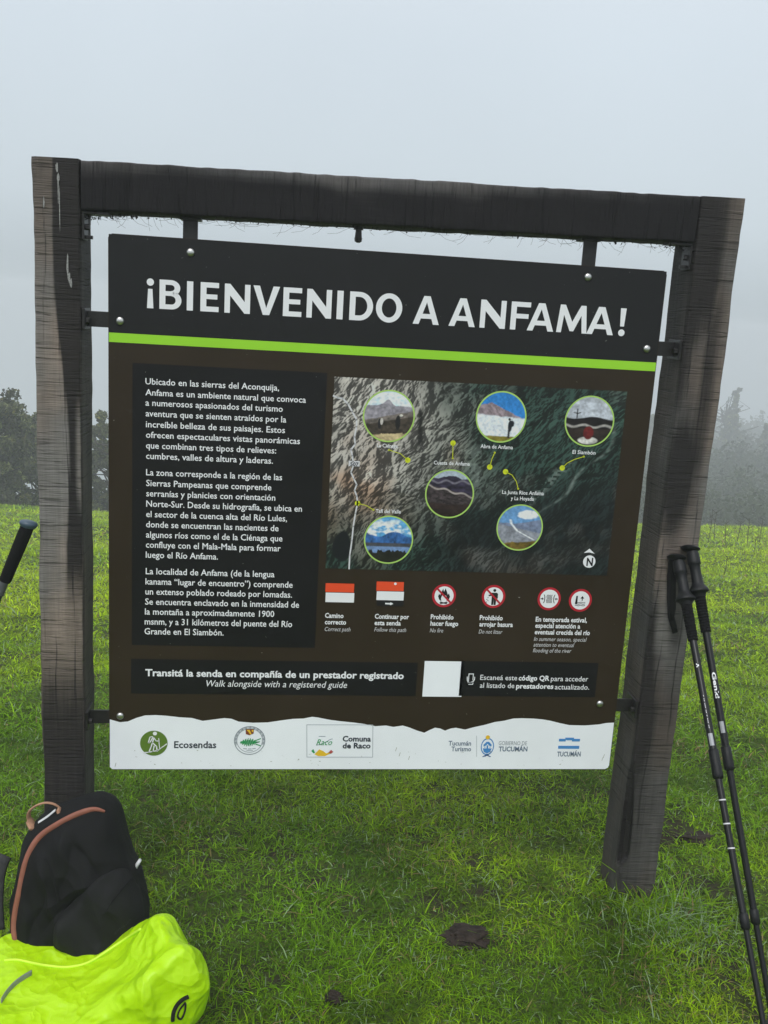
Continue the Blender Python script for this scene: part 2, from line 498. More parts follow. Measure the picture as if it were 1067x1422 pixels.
def timber_beam():
    x0, x1 = LX1 + .0015, RX0 - .0015
    nx, nf, nt = 300, 26, 8
    y0, y1 = YF + .004, YF + .112
    hgt = .109
    per = [(0, i / nf) for i in range(nf)] + [(i / nt, 1.0) for i in range(nt)] + [(1.0, 1 - i / nf) for i in range(nf)] + [(1 - i / nt, 0.0) for i in range(nt)]
    per = np.array(per); n = len(per)
    V = np.zeros((nx, n, 3)); S = np.zeros((nx, n))
    for i, x in enumerate(np.linspace(x0, x1, nx)):
        fy, fz = per[:, 0], per[:, 1]
        e = (np.abs(fy - .5) * 2) ** 14 * (np.abs(fz - .5) * 2) ** 14
        wob = (vnoise(np.full(n, x * 7.), fz + fy * 2, 31) - .5) * .0015 + (vnoise(np.full(n, x * 45.), fz * 2 + fy, 37) - .5) * .002
        y = y0 + (y1 - y0) * fy; z = top_z(x) - hgt + hgt * fz
        y = y - (fy - .5) * .004 * e + wob * np.sign(fy - .5) * .6
        z = z - (fz - .5) * .005 * e + wob * np.sign(fz - .5)
        V[i, :, 0], V[i, :, 1], V[i, :, 2] = x, y, z
        t = (x - x0) / (x1 - x0)
        grey = sstep(.50, 1.0, fz) * (.35 + .65 * math.exp(-((t - .45) / .34) ** 2)) * .80 + np.clip(fbm(np.full(n, t * 7), fz * 1.2, 3, 41) - .45, 0, 1) * .9
        S[i] = np.where(fy < .02, 1.10 - np.clip(grey, 0, .8), np.where(fz > .9, .45, .95))
    F = []
    for i in range(nx - 1):
        for j in range(n):
            F.append((i * n + j, (i + 1) * n + j, (i + 1) * n + (j + 1) % n, i * n + (j + 1) % n))
    F.append(tuple(range(n))); F.append(tuple((nx - 1) * n + j for j in range(n))[::-1])
    return mk('beam', V, F, M['beam'], sign, False, attr={'stain': S})
beam = timber_beam()

# pale bird streaks on the left post
mb = MB()
for (px_, py_, w_, h_) in ((79, 232, 2.2, 7), (81, 246, 2.6, 6), (81, 262, 1.2, 22), (83, 290, .9, 26), (61, 281, 1.4, 7), (94, 366, 2.0, 16), (96, 385, 2.6, 8), (99, 393, 2.2, 6)):
    c = P(px_, py_, YF - .0035); pts = []
    for k in range(9):
        a = 2 * math.pi * k / 9; q = .7 + .5 * rng.random()
        pts.append((c[0] + math.cos(a) * w_ * .0012 * q, YF - .0035 + .0004 * rng.random(), c[2] + math.sin(a) * h_ * .0017 * q))
    mb.add(pts, [tuple(range(9))])
mb.build('bird_dropping', plain('dried dropping', (.27, .27, .26), .8, 0, .2, .45, 300), p_l)

# ---- panel
panel = MB()
panel.box((-BW / 2, 0, -BH / 2), (BW / 2, .005, BH / 2))
panel = panel.build('panel', M['brown'], sign)
# trim the two lower corners slightly, as the real sheet is knocked and rounded there
bm = bmesh.new(); bm.from_mesh(panel.data)
ed = [e for e in bm.edges if abs(e.verts[0].co.x - e.verts[1].co.x) < 1e-6 and abs(e.verts[0].co.z - e.verts[1].co.z) < 1e-6]
bmesh.ops.bevel(bm, geom=ed, offset=.008, segments=3, affect='EDGES')
bm.to_mesh(panel.data); bm.free()

def poly(name, polys, mat, k, parent=panel):
    """flat printed shapes given by photo pixels; polys = list of point lists (optionally with a material index)"""
    mb_ = MB()
    for p in polys:
        mi = 0
        if isinstance(p, tuple) and isinstance(p[0], int): mi, p = p
        mb_.add(lay([bp(*q) for q in p], k), [tuple(range(len(p)))], mi)
    o = mb_.build(name, mat, parent)
    fix_normals(o); return o
def fix_normals(o):
    bm = bmesh.new(); bm.from_mesh(o.data); bm.normal_update()
    for f in bm.faces:
        if f.normal.y > 0: f.normal_flip()
    bm.to_mesh(o.data); bm.free()
def uvrect(c0, c1):
    a = bp(*c0); b = bp(*c1)
    return [(a[0], a[1]), (b[0], a[1]), (b[0], b[1]), (a[0], b[1])]
def flat(name, rects, mat, k, parent=panel):
    mb_ = MB()
    for i, r in enumerate(rects):
        mi = 0
        if isinstance(r[0], int): mi, r = r
        mb_.add(lay(r, k), [tuple(range(len(r)))], mi)
    o = mb_.build(name, mat, parent); fix_normals(o); return o

e = .0015
vh = buv(152, 463)[1]; vs1 = buv(152, 476)[1]
zh, zs1 = (.5 - vh) * BH, (.5 - vs1) * BH
X0, X1, Z0, Z1 = -BW / 2 + e, BW / 2 - e, -BH / 2 + e, BH / 2 - e
flat('header_band', [[(X0, Z1), (X1, Z1), (X1, zh), (X0, zh)]], M['header'], 1)
flat('lime_stripe', [[(X0, zh), (X1, zh), (X1, zs1), (X0, zs1)]], M['lime'], 1)
flat('dark_text_box', [uvrect((185, 505), (436, 899)), ], M['box'], 1)
flat('dark_caption_bar', [uvrect((181, 915), (576, 966))], M['box'], 1)
flat('dark_caption_bar', [uvrect((640, 917), (826, 967))], M['box'], 1)
flat('blank_white_square', [uvrect((589, 917), (640, 967))], M['white'], 1)
# white mountain skyline along the bottom
sky_pts = [(150, 999), (165, 1003), (176, 1002), (188, 997), (200, 993.5), (215, 993), (230, 994), (248, 996), (265, 997), (280, 1001), (295, 999), (310, 997), (320, 998), (330, 1002), (350, 1003.5), (370, 1003), (390, 1000), (405, 998), (420, 997.5), (432, 995), (440, 996), (455, 999), (470, 1001), (490, 1003), (505, 1005), (520, 1008), (535, 1007), (545, 1009), (558, 1007), (568, 1010), (578, 1014), (588, 1017), (596, 1013), (603, 1010), (610, 1011), (617, 1014), (625, 1011), (632, 1010), (645, 1012.5), (658, 1009), (672, 1006), (686, 1002), (700, 1000), (712, 997), (724, 996.5), (740, 997), (752, 998), (764, 1000), (776, 1003), (790, 1006), (812, 1006.5), (832, 1005), (842, 1003), (850.5, 1002.5)]
sp2 = [bp(*q) for q in sky_pts]
sp2[0][0] = X0; sp2[-1][0] = X1
wl_ = [(q[0], q[1]) for q in sp2] + [(X1, Z0 + .012), (X1 - .003, Z0 + .004), (X1 - .010, Z0), (X0 + .006, Z0), (X0, Z0 + .006)]
flat('white_skyline_band', [wl_], M['white'], 1)

# ---- lettering
def text_mesh(s, bold=0.0, italic=0.0, res=3, spacing=1.0):
    cu = bpy.data.curves.new('t', 'FONT')
    cu.body = s; cu.size = 1.0; cu.resolution_u = res; cu.offset = bold; cu.shear = italic; cu.space_character = spacing
    cu.fill_mode = 'FRONT'
    ob = bpy.data.objects.new('t', cu); COL.objects.link(ob)
    dg = bpy.context.evaluated_depsgraph_get()
    me = bpy.data.meshes.new_from_object(ob.evaluated_get(dg))
    V = np.zeros(len(me.vertices) * 3); me.vertices.foreach_get('co', V); V = V.reshape(-1, 3)
    F = [tuple(p.vertices) for p in me.polygons]
    bpy.data.objects.remove(ob); bpy.data.curves.remove(cu); bpy.data.meshes.remove(me)
    return V, F
def cap_h(bold):
    V, F = text_mesh('H', bold); return V[:, 1].max()
CAPS = {}
def text(name, lines, cap, mat, k=3, bold=0.0, italic=0.0, res=2, parent=panel, spacing=1.0):
    """lines: (string, left px, baseline px at the left end, right px). cap: capital height in px"""
    mb_ = MB()
    if bold not in CAPS: CAPS[bold] = cap_h(bold)
    for (s, lx, by, rx) in lines:
        V, F = text_mesh(s, bold, italic, res, spacing)
        u0, v0 = buv(lx, by)
        lo, hi = u0, u0 + 1
        for _ in range(40):
            mid = (lo + hi) / 2
            if px_at(mid, v0)[0] < rx: lo = mid
            else: hi = mid
        x0, x1, z0 = (u0 - .5) * BW, (lo - .5) * BW, (.5 - v0) * BH
        zt = bp(lx, by - cap)[1]
        scy = (zt - z0) / CAPS[bold]
        scx = (x1 - x0) / (V[:, 0].max() - V[:, 0].min())
        q = np.stack([x0 + (V[:, 0] - V[:, 0].min()) * scx, np.full(len(V), -LAY * k), z0 + V[:, 1] * scy], 1)
        mb_.add(q, F)
    o = mb_.build(name, mat, parent); fix_normals(o); return o

def glyph(ch, w, st=.205, br=.175):
    """humanist bold capital in a box w x 1: list of convex pieces"""
    def arc(cx, cy_, rx, ry, a0, a1, tx, ty, n=18):
        q = []
        for i_ in range(n):
            a, b_ = a0 + (a1 - a0) * i_ / n, a0 + (a1 - a0) * (i_ + 1) / n
            q.append([(cx + rx * math.cos(a), cy_ + ry * math.sin(a)), (cx + rx * math.cos(b_), cy_ + ry * math.sin(b_)), (cx + (rx - tx) * math.cos(b_), cy_ + (ry - ty) * math.sin(b_)), (cx + (rx - tx) * math.cos(a), cy_ + (ry - ty) * math.sin(a))])
        return q
    box = lambda a, b_, c, d: [(a, b_), (c, b_), (c, d), (a, d)]
    h = math.pi / 2
    if ch == 'I': return [box(0, 0, w, 1)]
    if ch == 'E': return [box(0, 0, st, 1), box(st, 0, w, br), box(st, 1 - br, w, 1), box(st, .43, w * .92, .43 + br * .95)]
    if ch == 'F': return [box(0, 0, st, 1), box(st, 1 - br, w, 1), box(st, .41, w * .92, .41 + br * .95)]
    if ch == 'N': return [box(0, 0, st * .93, 1), box(w - st * .93, 0, w, 1), [(st * .93, 1), (st * .93, .60), (w - st * .93, 0), (w - st * .93, .40)]]
    if ch == 'V': return [[(0, 1), (st * 1.12, 1), (w / 2, .24), (w / 2, 0), (w * .38, 0)], [(w, 1), (w * .62, 0), (w / 2, 0), (w / 2, .24), (w - st * 1.12, 1)]]
    if ch == 'A':
        xl = lambda y: w * .38 * y
        return [[(0, 0), (st * 1.06, 0), (w / 2, .78), (w / 2, 1), (w * .38, 1)], [(w, 0), (w * .62, 1), (w / 2, 1), (w / 2, .78), (w - st * 1.06, 0)], [(st * 1.06 + .06, .20), (w - st * 1.06 - .06, .20), (w - st * 1.06 - .12, .37), (st * 1.06 + .12, .37)]]
    if ch == 'M':
        k = .09
        return [[(0, 0), (st * .9, 0), (k + st * .95, 1), (k, 1)], [(w - st * .9, 0), (w, 0), (w - k, 1), (w - k - st * .95, 1)], [(k + st * .95, 1), (k + st * .72, .66), (w / 2 - .07, .06), (w / 2, .06), (w / 2, .40)], [(w - k - st * .95, 1), (w / 2, .40), (w / 2, .06), (w / 2 + .07, .06), (w - k - st * .72, .66)]]
    if ch == 'D': return [box(0, 0, st, 1), box(st, 0, w * .42, br), box(st, 1 - br, w * .42, 1)] + arc(w * .42, .5, w * .58, .5, -h, h, st * 1.02, br)
    if ch == 'B': return [box(0, 0, st, 1), box(st, 0, w * .55, br * .95), box(st, 1 - br * .95, w * .52, 1), box(st, .46, w * .53, .46 + br * .9)] + arc(w * .55, .3085, w * .45, .3085, -h, h, st * .98, br * .95) + arc(w * .52, .73, w * .42, .27, -h, h, st * .95, br * .95)
    if ch == 'O': return arc(w / 2, .5, w / 2, .515, 0, 4 * h, st * 1.04, br * 1.02, 44)
    d = [(w / 2 + .125 * math.cos(h * i_ / 4), .125 * math.sin(h * i_ / 4)) for i_ in range(16)]
    e_ = [[(w / 2 - .11, 1.0), (w / 2 + .11, 1.0), (w / 2 + .075, .34), (w / 2 - .075, .34)]]
    if ch == '!': return [[(x, y + .11) for x, y in d]] + e_
    return [[(x, .89 - y) for x, y in d]] + [[(x, 1 - y) for x, y in p] for p in e_]      # inverted exclamation mark
mb = MB(); v_b = buv(204, 429)[1]; zb = (.5 - v_b) * BH; caph = bp(204, 388.4)[1] - zb
for i_, (ch, a, b_) in enumerate([('¡', 204.5, 215.5), ('B', 222.7, 253.2), ('I', 260.6, 269.2), ('E', 279.4, 304.8), ('N', 312.8, 348.2), ('V', 352.2, 389), ('E', 393.9, 419.6), ('N', 426.6, 461), ('I', 468.4, 477), ('D', 486, 518.5), ('O', 522.5, 559), ('A', 574.6, 611), ('A', 624.5, 661.2), ('N', 667.6, 703), ('F', 710, 736.8), ('A', 733.6, 770.6), ('M', 774.6, 817), ('A', 816.8, 854), ('!', 859.5, 871.5)]):
    ya = 409 + .0494 * (a - 204); yb_ = 409 + .0494 * (b_ - 204)
    xa, xb = bp(a, ya)[0], bp(b_, yb_)[0]; w_ = (xb - xa) / caph
    for j, p in enumerate(glyph(ch, w_)):
        mb.add([(xa + q[0] * caph, -LAY * 2 - .00004 * (j % 4), zb + q[1] * caph) for q in p], [tuple(range(len(p)))])
o = mb.build('title_lettering', M['ink'], panel); fix_normals(o)
B1 = [('Ubicado en las sierras del Aconquija,', 202.6, 534.3, 387.7), ('Anfama es un ambiente natural que convoca', 202.6, 549.5, 424.8), ('a numerosos apasionados del turismo', 202.6, 563.8, 392.7), ('aventura que se sienten atraídos por la', 202.8, 578.6, 397.4), ('increíble belleza de sus paisajes. Estos', 203, 593.6, 395.6), ('ofrecen espectaculares vistas panorámicas', 203, 608.2, 416.3), ('que combinan tres tipos de relieves:', 203, 622.9, 383.2), ('cumbres, valles de altura y laderas.', 203, 637.4, 378.8)]
B2 = [('La zona corresponde a la región de las', 203, 660.2, 391.4), ('Sierras Pampeanas que comprende', 203, 675, 376.5), ('serranías y planicies con orientación', 203, 689.3, 381.8), ('Norte-Sur. Desde su hidrografía, se ubica en', 203, 703.6, 418.7), ('el sector de la cuenca alta del Río Lules,', 202.8, 718, 398), ('donde se encuentran las nacientes de', 202.6, 732.2, 386.2), ('algunos ríos como el de la Ciénaga que', 202.4, 746.4, 391.5), ('confluye con el Mala-Mala para formar', 202.2, 760.4, 389), ('luego el Río Anfama.', 202, 774.4, 302)]
B3 = [('La localidad de Anfama (de la lengua', 201.8, 797.2, 380.3), ('kanama “lugar de encuentro”) comprende', 201.4, 811.4, 405.4), ('un extenso poblado rodeado por lomadas.', 201.2, 825.4, 404.5), ('Se encuentra enclavado en la inmensidad de', 200.8, 839.4, 414.2), ('la montaña a aproximadamente 1900', 200.4, 853.2, 379.7), ('msnm, y a 31 kilómetros del puente del Río', 200, 867, 404.5), ('Grande en El Siambón.', 199.6, 880.6, 309.4)]
for B in (B1, B2, B3):
    text('paragraph_lettering', B, 8.6, M['ink'], 2, .010)
text('caption_lettering', [('Transitá la senda en compañía de un prestador registrado', 200.5, 938.5, 559.5)], 9.6, M['ink'], 2, .028)
text('caption_lettering', [('Walk alongside with a registered guide', 285, 953, 480.5)], 8.8, M['ink'], 2, .0, .22)
for grp in ([('Escaneá este', 666, 943, 717.5), ('para acceder', 764.5, 944.5, 816.5), ('al listado de', 665.5, 954, 713.5), ('actualizado.', 770, 956, 818)],):
    text('caption_lettering', grp, 7.0, M['ink'], 2, .004)
#, 666, 943, 717.5), ('para acceder', 764.5, 944.5, 816.5), ('al listado de', 665.5, 954, 713.5), ('actualizado.', 770, 956, 818)], 7.0, M['ink'], 2, .004)
text('caption_lettering', [('código QR', 719.5, 943.6, 762.5), ('prestadores', 716, 954.8, 768)], 7.0, M['ink'], 2, .028)
for grp in ([('Camino', 450.2, 857, 476), ('correcto', 450, 866, 479.5)], [('Continuar por', 519.4, 858, 567), ('esta senda', 519, 867, 555.5)], [('Prohibido', 597.2, 858.5, 629), ('hacer fuego', 596.8, 867.5, 635.5)], [('Prohibido', 665.4, 859.5, 697.5), ('arrojar basura', 665, 868.5, 711.5)], [('En temporada estival,', 743.4, 861.5, 815), ('especial atención a', 742.8, 870.2, 805.5), ('eventual crecida del río', 742, 879.2, 819)]):
    text('icon_lettering', grp, 6.6, M['ink'], 2, .026)
for grp in ([('Correct path', 449.8, 875.5, 485.5)], [('Follow this path', 518.6, 876, 563)], [('No fire', 596, 877, 614.5)], [('Do not litter', 664, 878.5, 697)], [('In summer season, special', 741, 888.5, 814.5), ('attention to eventual', 740.4, 896.5, 797), ('flooding of the river', 739.6, 904.5, 793)]):
    text('icon_lettering', grp, 5.6, M['ink_soft'], 2, .0, .22)
text('logo_lettering', [('Ecosendas', 240, 1038.5, 298.5)], 9.4, M['navy'], 2, .020)
text('logo_lettering', [('Comuna', 474, 1029, 513.5), ('de Raco', 474, 1038.6, 513)], 7.6, M['navy'], 2, .032)
text('logo_lettering', [('Tucumán', 621.5, 1034.5, 653), ('Turismo', 625.5, 1042.5, 653)], 6.4, M['slate'], 2, .016)
text('logo_lettering', [('GOBIERNO DE', 691.5, 1034, 731)], 5.6, M['sealgrey'], 2, .0)
text('logo_lettering', [('TUCUMÁN', 691.5, 1042.5, 731.5)], 6.6, M['slate'], 2, .024)
text('logo_lettering', [('TUCUMÁN', 773, 1049.5, 806)], 6.6, M['slate'], 2, .024)

# ---- satellite map
def picture_quad(name, corners, nx, ny, fn, k, parent=panel):
    """a printed picture as one flat coloured sheet; corners TL TR BR BL in metres"""
    c = [np.array(q) for q in corners]
    U, Vv = np.meshgrid(np.linspace(0, 1, nx), np.linspace(0, 1, ny))
    u, v = U.ravel()[:, None], Vv.ravel()[:, None]
    q = (c[0] * (1 - u) + c[1] * u) * (1 - v) + (c[3] * (1 - u) + c[2] * u) * v
    V3 = np.stack([q[:, 0], np.full(len(q), -LAY * k), q[:, 1]], 1)
    i = np.arange(nx * ny).reshape(ny, nx)
    F = np.stack([i[1:, :-1], i[1:, 1:], i[:-1, 1:], i[:-1, :-1]], -1).reshape(-1, 4)
    return mk(name, V3, F, M['photo'], parent, cols=fn(u[:, 0], v[:, 0]))

def relief(x, y):
    wx = x + .10 * (fbm(x * 3, y * 3, 3, 11) - .5); wy = y + .14 * (fbm(x * 3, y * 3, 3, 12) - .5)
    # ridges run off a few main chains; finer spurs cross them
    a = 1 - np.abs(2 * fbm(wx * 5, wy * 4, 4, 21) - 1)
    b_ = 1 - np.abs(2 * fbm(wx * 13, wy * 11, 4, 22) - 1)
    c_ = 1 - np.abs(2 * fbm((wx + wy * .7) * 34, (wy - wx * .5) * 16, 3, 23) - 1)
    return a * 1.2 + b_ * .72 + c_ * .26
def map_col(u, v):
    x, y = u * 1.4, v
    d = .003
    h0 = relief(x, y); hx = relief(x + d, y) - h0; hy = relief(x, y + d) - h0
    sh = (-hx * .8 - hy * .55) / d
    s = np.clip(.42 + sh * .075, 0.0, 1.25) ** 1.25
    pale = sstep(.56, .10, u) * sstep(1.15, .2, v) * 1.0
    mass = fbm(x * 4, y * 4, 4, 33)
    pale = np.clip(pale * 1.25 + (mass - .5) * .9, 0, 1)
    south = sstep(.45, .85, v + .35 * (u - .4)) * sstep(.25, .5, u)
    green = lin_np([36, 54, 48]); dark = lin_np([24, 32, 33]); grey = lin_np([140, 136, 130]); brown = lin_np([132, 110, 94])
    bm_ = np.clip((fbm(x * 5 + 7, y * 5, 3, 44) - .40) * 3.5, 0, 1)[:, None] * sstep(.15, .5, v)[:, None]
    warm = grey * (1 - bm_) + brown * bm_
    dk = south[:, None]
    cool = green * (1 - dk) + dark * dk
    base = cool * (1 - pale[:, None]) + warm * pale[:, None]
    amp = (.24 + 1.35 * s) * (1 - .45 * south * (1 - pale)) + .3 * south * (1 - pale)
    c = base * amp[:, None]
    # pale broken vegetation and river gravel streaks
    riv = np.exp(-((u - (.99 - .62 * np.clip(v - .18, 0, 1) ** 1.25 + .015 * np.sin(v * 25))) / .006) ** 2) * (vnoise(u * 60, v * 60, 3) ** 1.2) * sstep(.16, .25, v) * sstep(.95, .75, v)
    riv += np.exp(-((u - (.80 - .55 * (v - .42))) / .020) ** 2) * (vnoise(u * 90, v * 90, 4) > .55) * sstep(.36, .42, v) * sstep(.66, .58, v) * .6
    mass2 = np.clip((fbm(u * 9 + 3, v * 8, 4, 46) - .5) * 3, -1, 1); c = c * (1 + .35 * mass2)[:, None]
    riv += np.exp(-((u - .53 - .05 * np.sin(v * 12)) / .05) ** 2) * (fbm(u * 40, v * 30, 3, 6) > .56) * sstep(.28, .36, v) * sstep(.62, .5, v) * .35
    c = c + np.clip(riv, 0, 1)[:, None] * lin_np([120, 132, 126])
    gul = np.exp(-((u - .295 - .02 * (v - .2)) / .010) ** 2) * sstep(.12, .18, v) * sstep(.36, .30, v)
    c = c * (1 - .85 * np.clip(gul, 0, 1))[:, None]
    lake = sstep(1.0, .8, ((u - .052) / .034) ** 2 + ((v - .88) / .085) ** 2 + .4 * (fbm(u * 30, v * 20, 2, 8) - .5))
    c = c * (1 - lake[:, None]) + lin_np([16, 20, 24]) * lake[:, None]
    return np.clip(c * 1.05, .002, .6)
map_tl, map_br = bp(463, 522), bp(842, 798)
mx0 = (bp(463, 522)[0] + bp(453, 788)[0]) / 2; mx1 = (bp(873, 542)[0] + bp(842, 798)[0]) / 2
mz0 = (bp(463, 522)[1] + bp(873, 542)[1]) / 2; mz1 = (bp(453, 788)[1] + bp(842, 798)[1]) / 2
picture_quad('map_print', [(mx0, mz0), (mx1, mz0), (mx1, mz1), (mx0, mz1)], 430, 310, map_col, 1)

def strip(pts, w):
    """polyline of pixels -> band polygons of width w px, in metres"""
    out = []
    q = [bp(*p) for p in pts]; w = w * .00173 / 2
    for a, b_ in zip(q[:-1], q[1:]):
        d = (b_ - a); L_ = np.linalg.norm(d) + 1e-9; d = d / L_; n = np.array([-d[1], d[0]]) * w
        a2, b2 = a - d * w * .6, b_ + d * w * .6
        out.append([tuple(a2 + n), tuple(b2 + n), tuple(b2 - n), tuple(a2 - n)])
    return out
def disc(cx, cyp, r, n=28, a0=0, a1=2 * math.pi):
    c = bp(cx, cyp); rm = r * .00174
    return [(c[0] + rm * math.cos(a0 + (a1 - a0) * i / n), c[1] + rm * math.sin(a0 + (a1 - a0) * i / n)) for i in range(n)]
road = [(463, 549), (469, 552), (476, 553), (483, 560), (489, 571), (495, 582), (495, 592), (492, 606), (493, 616), (487, 624), (489, 632), (490, 640)]
road2 = [(490, 647), (487, 655), (491, 664), (495, 672), (492, 680), (495, 688), (496, 698), (493, 712), (490, 730), (488, 750), (485, 770), (484, 789)]
flat('map_road', strip(road, 2.4) + strip(road2, 2.2) + [uvrect((484, 639), (499, 647))], M['ink_soft'], 2)
text('map_lettering', [('507', 486, 646, 497.5)], 5.0, M['navy'], 3, .02)
dots = [(629, 614), (566, 638), (680, 647), (702, 653.5), (781, 648), (496, 698)]
for (x, y), way in zip(dots, ([(629, 614), (628.5, 635)], [(566, 638), (556, 629), (540, 624)], [(680, 647), (683, 636), (687, 627)], [(702, 653.5), (711, 658), (717, 667), (719.5, 677)], [(781, 648), (788, 641), (798, 636), (811, 632)], [(496, 698), (508, 701), (518, 707)])):
    flat('map_marker', [disc(x, y, 4.0, 16)] + strip(way, 1) + [disc(*way[-1], 1.5, 8)], M['yellow'], 2)
for grp in ([('La Ciénaga', 523, 620, 552)], [('Cuesta de Anfama', 602, 643.5, 652)], [('Abra de Anfama', 667, 620.5, 712)], [('El Siambón', 795, 628, 827)], [('La Junta Ríos Anfama', 697, 684, 755), ('y La Hoyada', 709, 692.5, 741)], [('Tafí del Valle', 521, 711, 556)]):
    text('map_lettering', grp, 5.2, M['ink'], 3, .014)
# north arrow
comp = [disc(818.5, 778, 9.6, 32), [tuple(bp(811, 766)), tuple(bp(818.8, 760)), tuple(bp(826, 767)), tuple(bp(818.5, 765.2))]]
flat('compass_mark', comp, M['ink'], 2)
text('compass_lettering', [('N', 814.2, 783.5, 823)], 11, M['blackp'], 3, .03)

# ---- round picture insets
def inset(cx, cyp, r, fn):
    c = bp(cx, cyp); rm = r * .00174
    nr, na = 44, 140
    V3 = [(c[0], -LAY * 3, c[1])]; uv = [(0, 0)]
    for i in range(1, nr + 1):
        for j in range(na):
            a = 2 * math.pi * j / na; q = i / nr
            V3.append((c[0] + rm * q * math.cos(a), -LAY * 3, c[1] + rm * q * math.sin(a))); uv.append((q * math.cos(a), q * math.sin(a)))
    F = [(0, 1 + j, 1 + (j + 1) % na) for j in range(na)]
    for i in range(nr - 1):
        for j in range(na):
            F.append((1 + i * na + j, 1 + (i + 1) * na + j, 1 + (i + 1) * na + (j + 1) % na, 1 + i * na + (j + 1) % na))
    mi = [0] * len(F)
    b0 = len(V3)                                # lime ring round the picture
    for q in (1.0, 1.06):
        for j in range(na):
            a = 2 * math.pi * j / na
            V3.append((c[0] + rm * q * math.cos(a), -LAY * 3.3, c[1] + rm * q * math.sin(a))); uv.append((0, 0))
    for j in range(na):
        F.append((b0 + j, b0 + na + j, b0 + na + (j + 1) % na, b0 + (j + 1) % na)); mi.append(1)
    uv = np.array(uv)
    o = mk('map_inset', V3, F, [M['photo'], M['lime_ring']], panel, midx=mi, cols=np.clip(fn(uv[:, 0], uv[:, 1]) * (.62 + .76 * fbm(uv[:, 0] * 11 + cx, uv[:, 1] * 11, 3, 120))[:, None], 0, .8))
    fix_normals(o); return o
def lay_in(c, mask, col, vary=None):
    col = lin_np(col)
    col = np.tile(col, (len(c), 1)) if col.ndim == 1 else col
    if vary is not None: col = col * np.clip(1 + (vary - 1) * 2.2, .15, 2.4)[:, None]
    return c * (1 - mask[:, None]) + col * mask[:, None]
def ed_(d, s=.03): return np.clip(d / s + .5, 0, 1)
def ins1(x, y):
    n = fbm(x * 6, y * 9, 4, 51)
    c = np.tile(lin_np([196, 220, 236]), (len(x), 1))
    c = lay_in(c, ed_(n - .45, .3) * ed_(.95 - y), [232, 238, 242])
    m = .42 + .22 * np.exp(-((x + .08) / .22) ** 2) + .1 * (fbm(x * 5, x * 0 + 2, 3, 5) - .5)
    c = lay_in(c, ed_(m - y), [138, 134, 142], .75 + .6 * n)
    c = lay_in(c, ed_(.02 + .22 * x + .1 * (n - .5) - y), [112, 104, 98], .6 + .8 * n)
    c = lay_in(c, ed_(-.18 + .2 * x - y), [64, 56, 48], .6 + .8 * n)
    c = lay_in(c, ed_(-.72 + .1 * x + .2 * (n - .5) - y), [186, 168, 128], .7 + .6 * n)
    f1 = ed_(1 - ((x + .36) / .07) ** 2 - ((y + .32) / .22) ** 2, .3); c = lay_in(c, f1, [30, 30, 32])
    c = lay_in(c, ed_(1 - ((x + .28) / .06) ** 2 - ((y + .22) / .14) ** 2, .3), [196, 190, 184])
    c = lay_in(c, ed_(1 - ((x - .38) / .10) ** 2 - ((y + .25) / .30) ** 2, .3), [26, 26, 28])
    return lay_in(c, ed_(1 - ((x - .50) / .07) ** 2 - ((y - .05) / .05) ** 2, .3), [222, 218, 208])
def ins2(x, y):
    n = fbm(x * 5, y * 5, 4, 61)
    c = np.tile(lin_np([48, 132, 206]), (len(x), 1)) * (.9 + .4 * (y[:, None] * -.3 + .3))
    m = .58 - .46 * (x + .45) * (x > -.45) + .3 * (x + .45) * (x <= -.45) + .12 * (n - .5)
    c = lay_in(c, ed_(m - y), [136, 122, 128], .65 + .8 * fbm(x * 9 + y * 6, y * 5, 3, 62))
    c = lay_in(c, ed_(.02 - .05 * x + .08 * (n - .5) - y, .06), [222, 230, 238], .92 + .16 * n)
    c = lay_in(c, ed_(-.78 + .08 * (n - .5) - y), [132, 122, 44], .6 + .8 * n)
    c = lay_in(c, ed_(1 - ((x - .40) / .085) ** 2 - ((y + .36) / .24) ** 2, .3), [24, 28, 38])
    c = lay_in(c, ed_(1 - ((x - .47) / .10) ** 2 - ((y + .26) / .13) ** 2, .3), [24, 28, 38])
    c = lay_in(c, ed_(1 - ((x - .36) / .05) ** 2 - ((y + .08) / .055) ** 2, .3), [20, 22, 28])
    return lay_in(c, ed_(.045 - np.abs(x - .37)) * ed_(-.5 - y) * ed_(y + .86), [22, 24, 32])
def ins3(x, y):
    n = fbm(x * 3, y * 7, 4, 71)
    c = np.tile(lin_np([186, 192, 202]), (len(x), 1)) * (.62 + .75 * n)[:, None]
    m = .14 + .08 * np.sin(x * 4 + 1) * .6 + .05 * (n - .5)
    c = lay_in(c, ed_(m - y), [26, 22, 24], .6 + .8 * n)
    c = lay_in(c, ed_(.045 - np.abs(y + .20 + .05 * np.sin(x * 7)), .05), [168, 164, 160])
    c = lay_in(c, ed_(-.30 - y), [44, 34, 30], .5 + n)
    c = lay_in(c, ed_(1 - (x / .42) ** 2 - ((y + .80) / .16) ** 2, .3), [206, 204, 198], .7 + .6 * n)
    c = lay_in(c, ed_(1 - (x / .22) ** 2 - ((y + .48) / .28) ** 2, .3), [96, 26, 26], .7 + .6 * n)
    return lay_in(c, ed_(.025 - np.abs(x + .55)) * ed_(.5 - y) * ed_(y - .1) + ed_(.02 - np.abs(y - .30 - .3 * np.abs(x + .55))) * ed_(.16 - np.abs(x + .55)), [24, 20, 22])
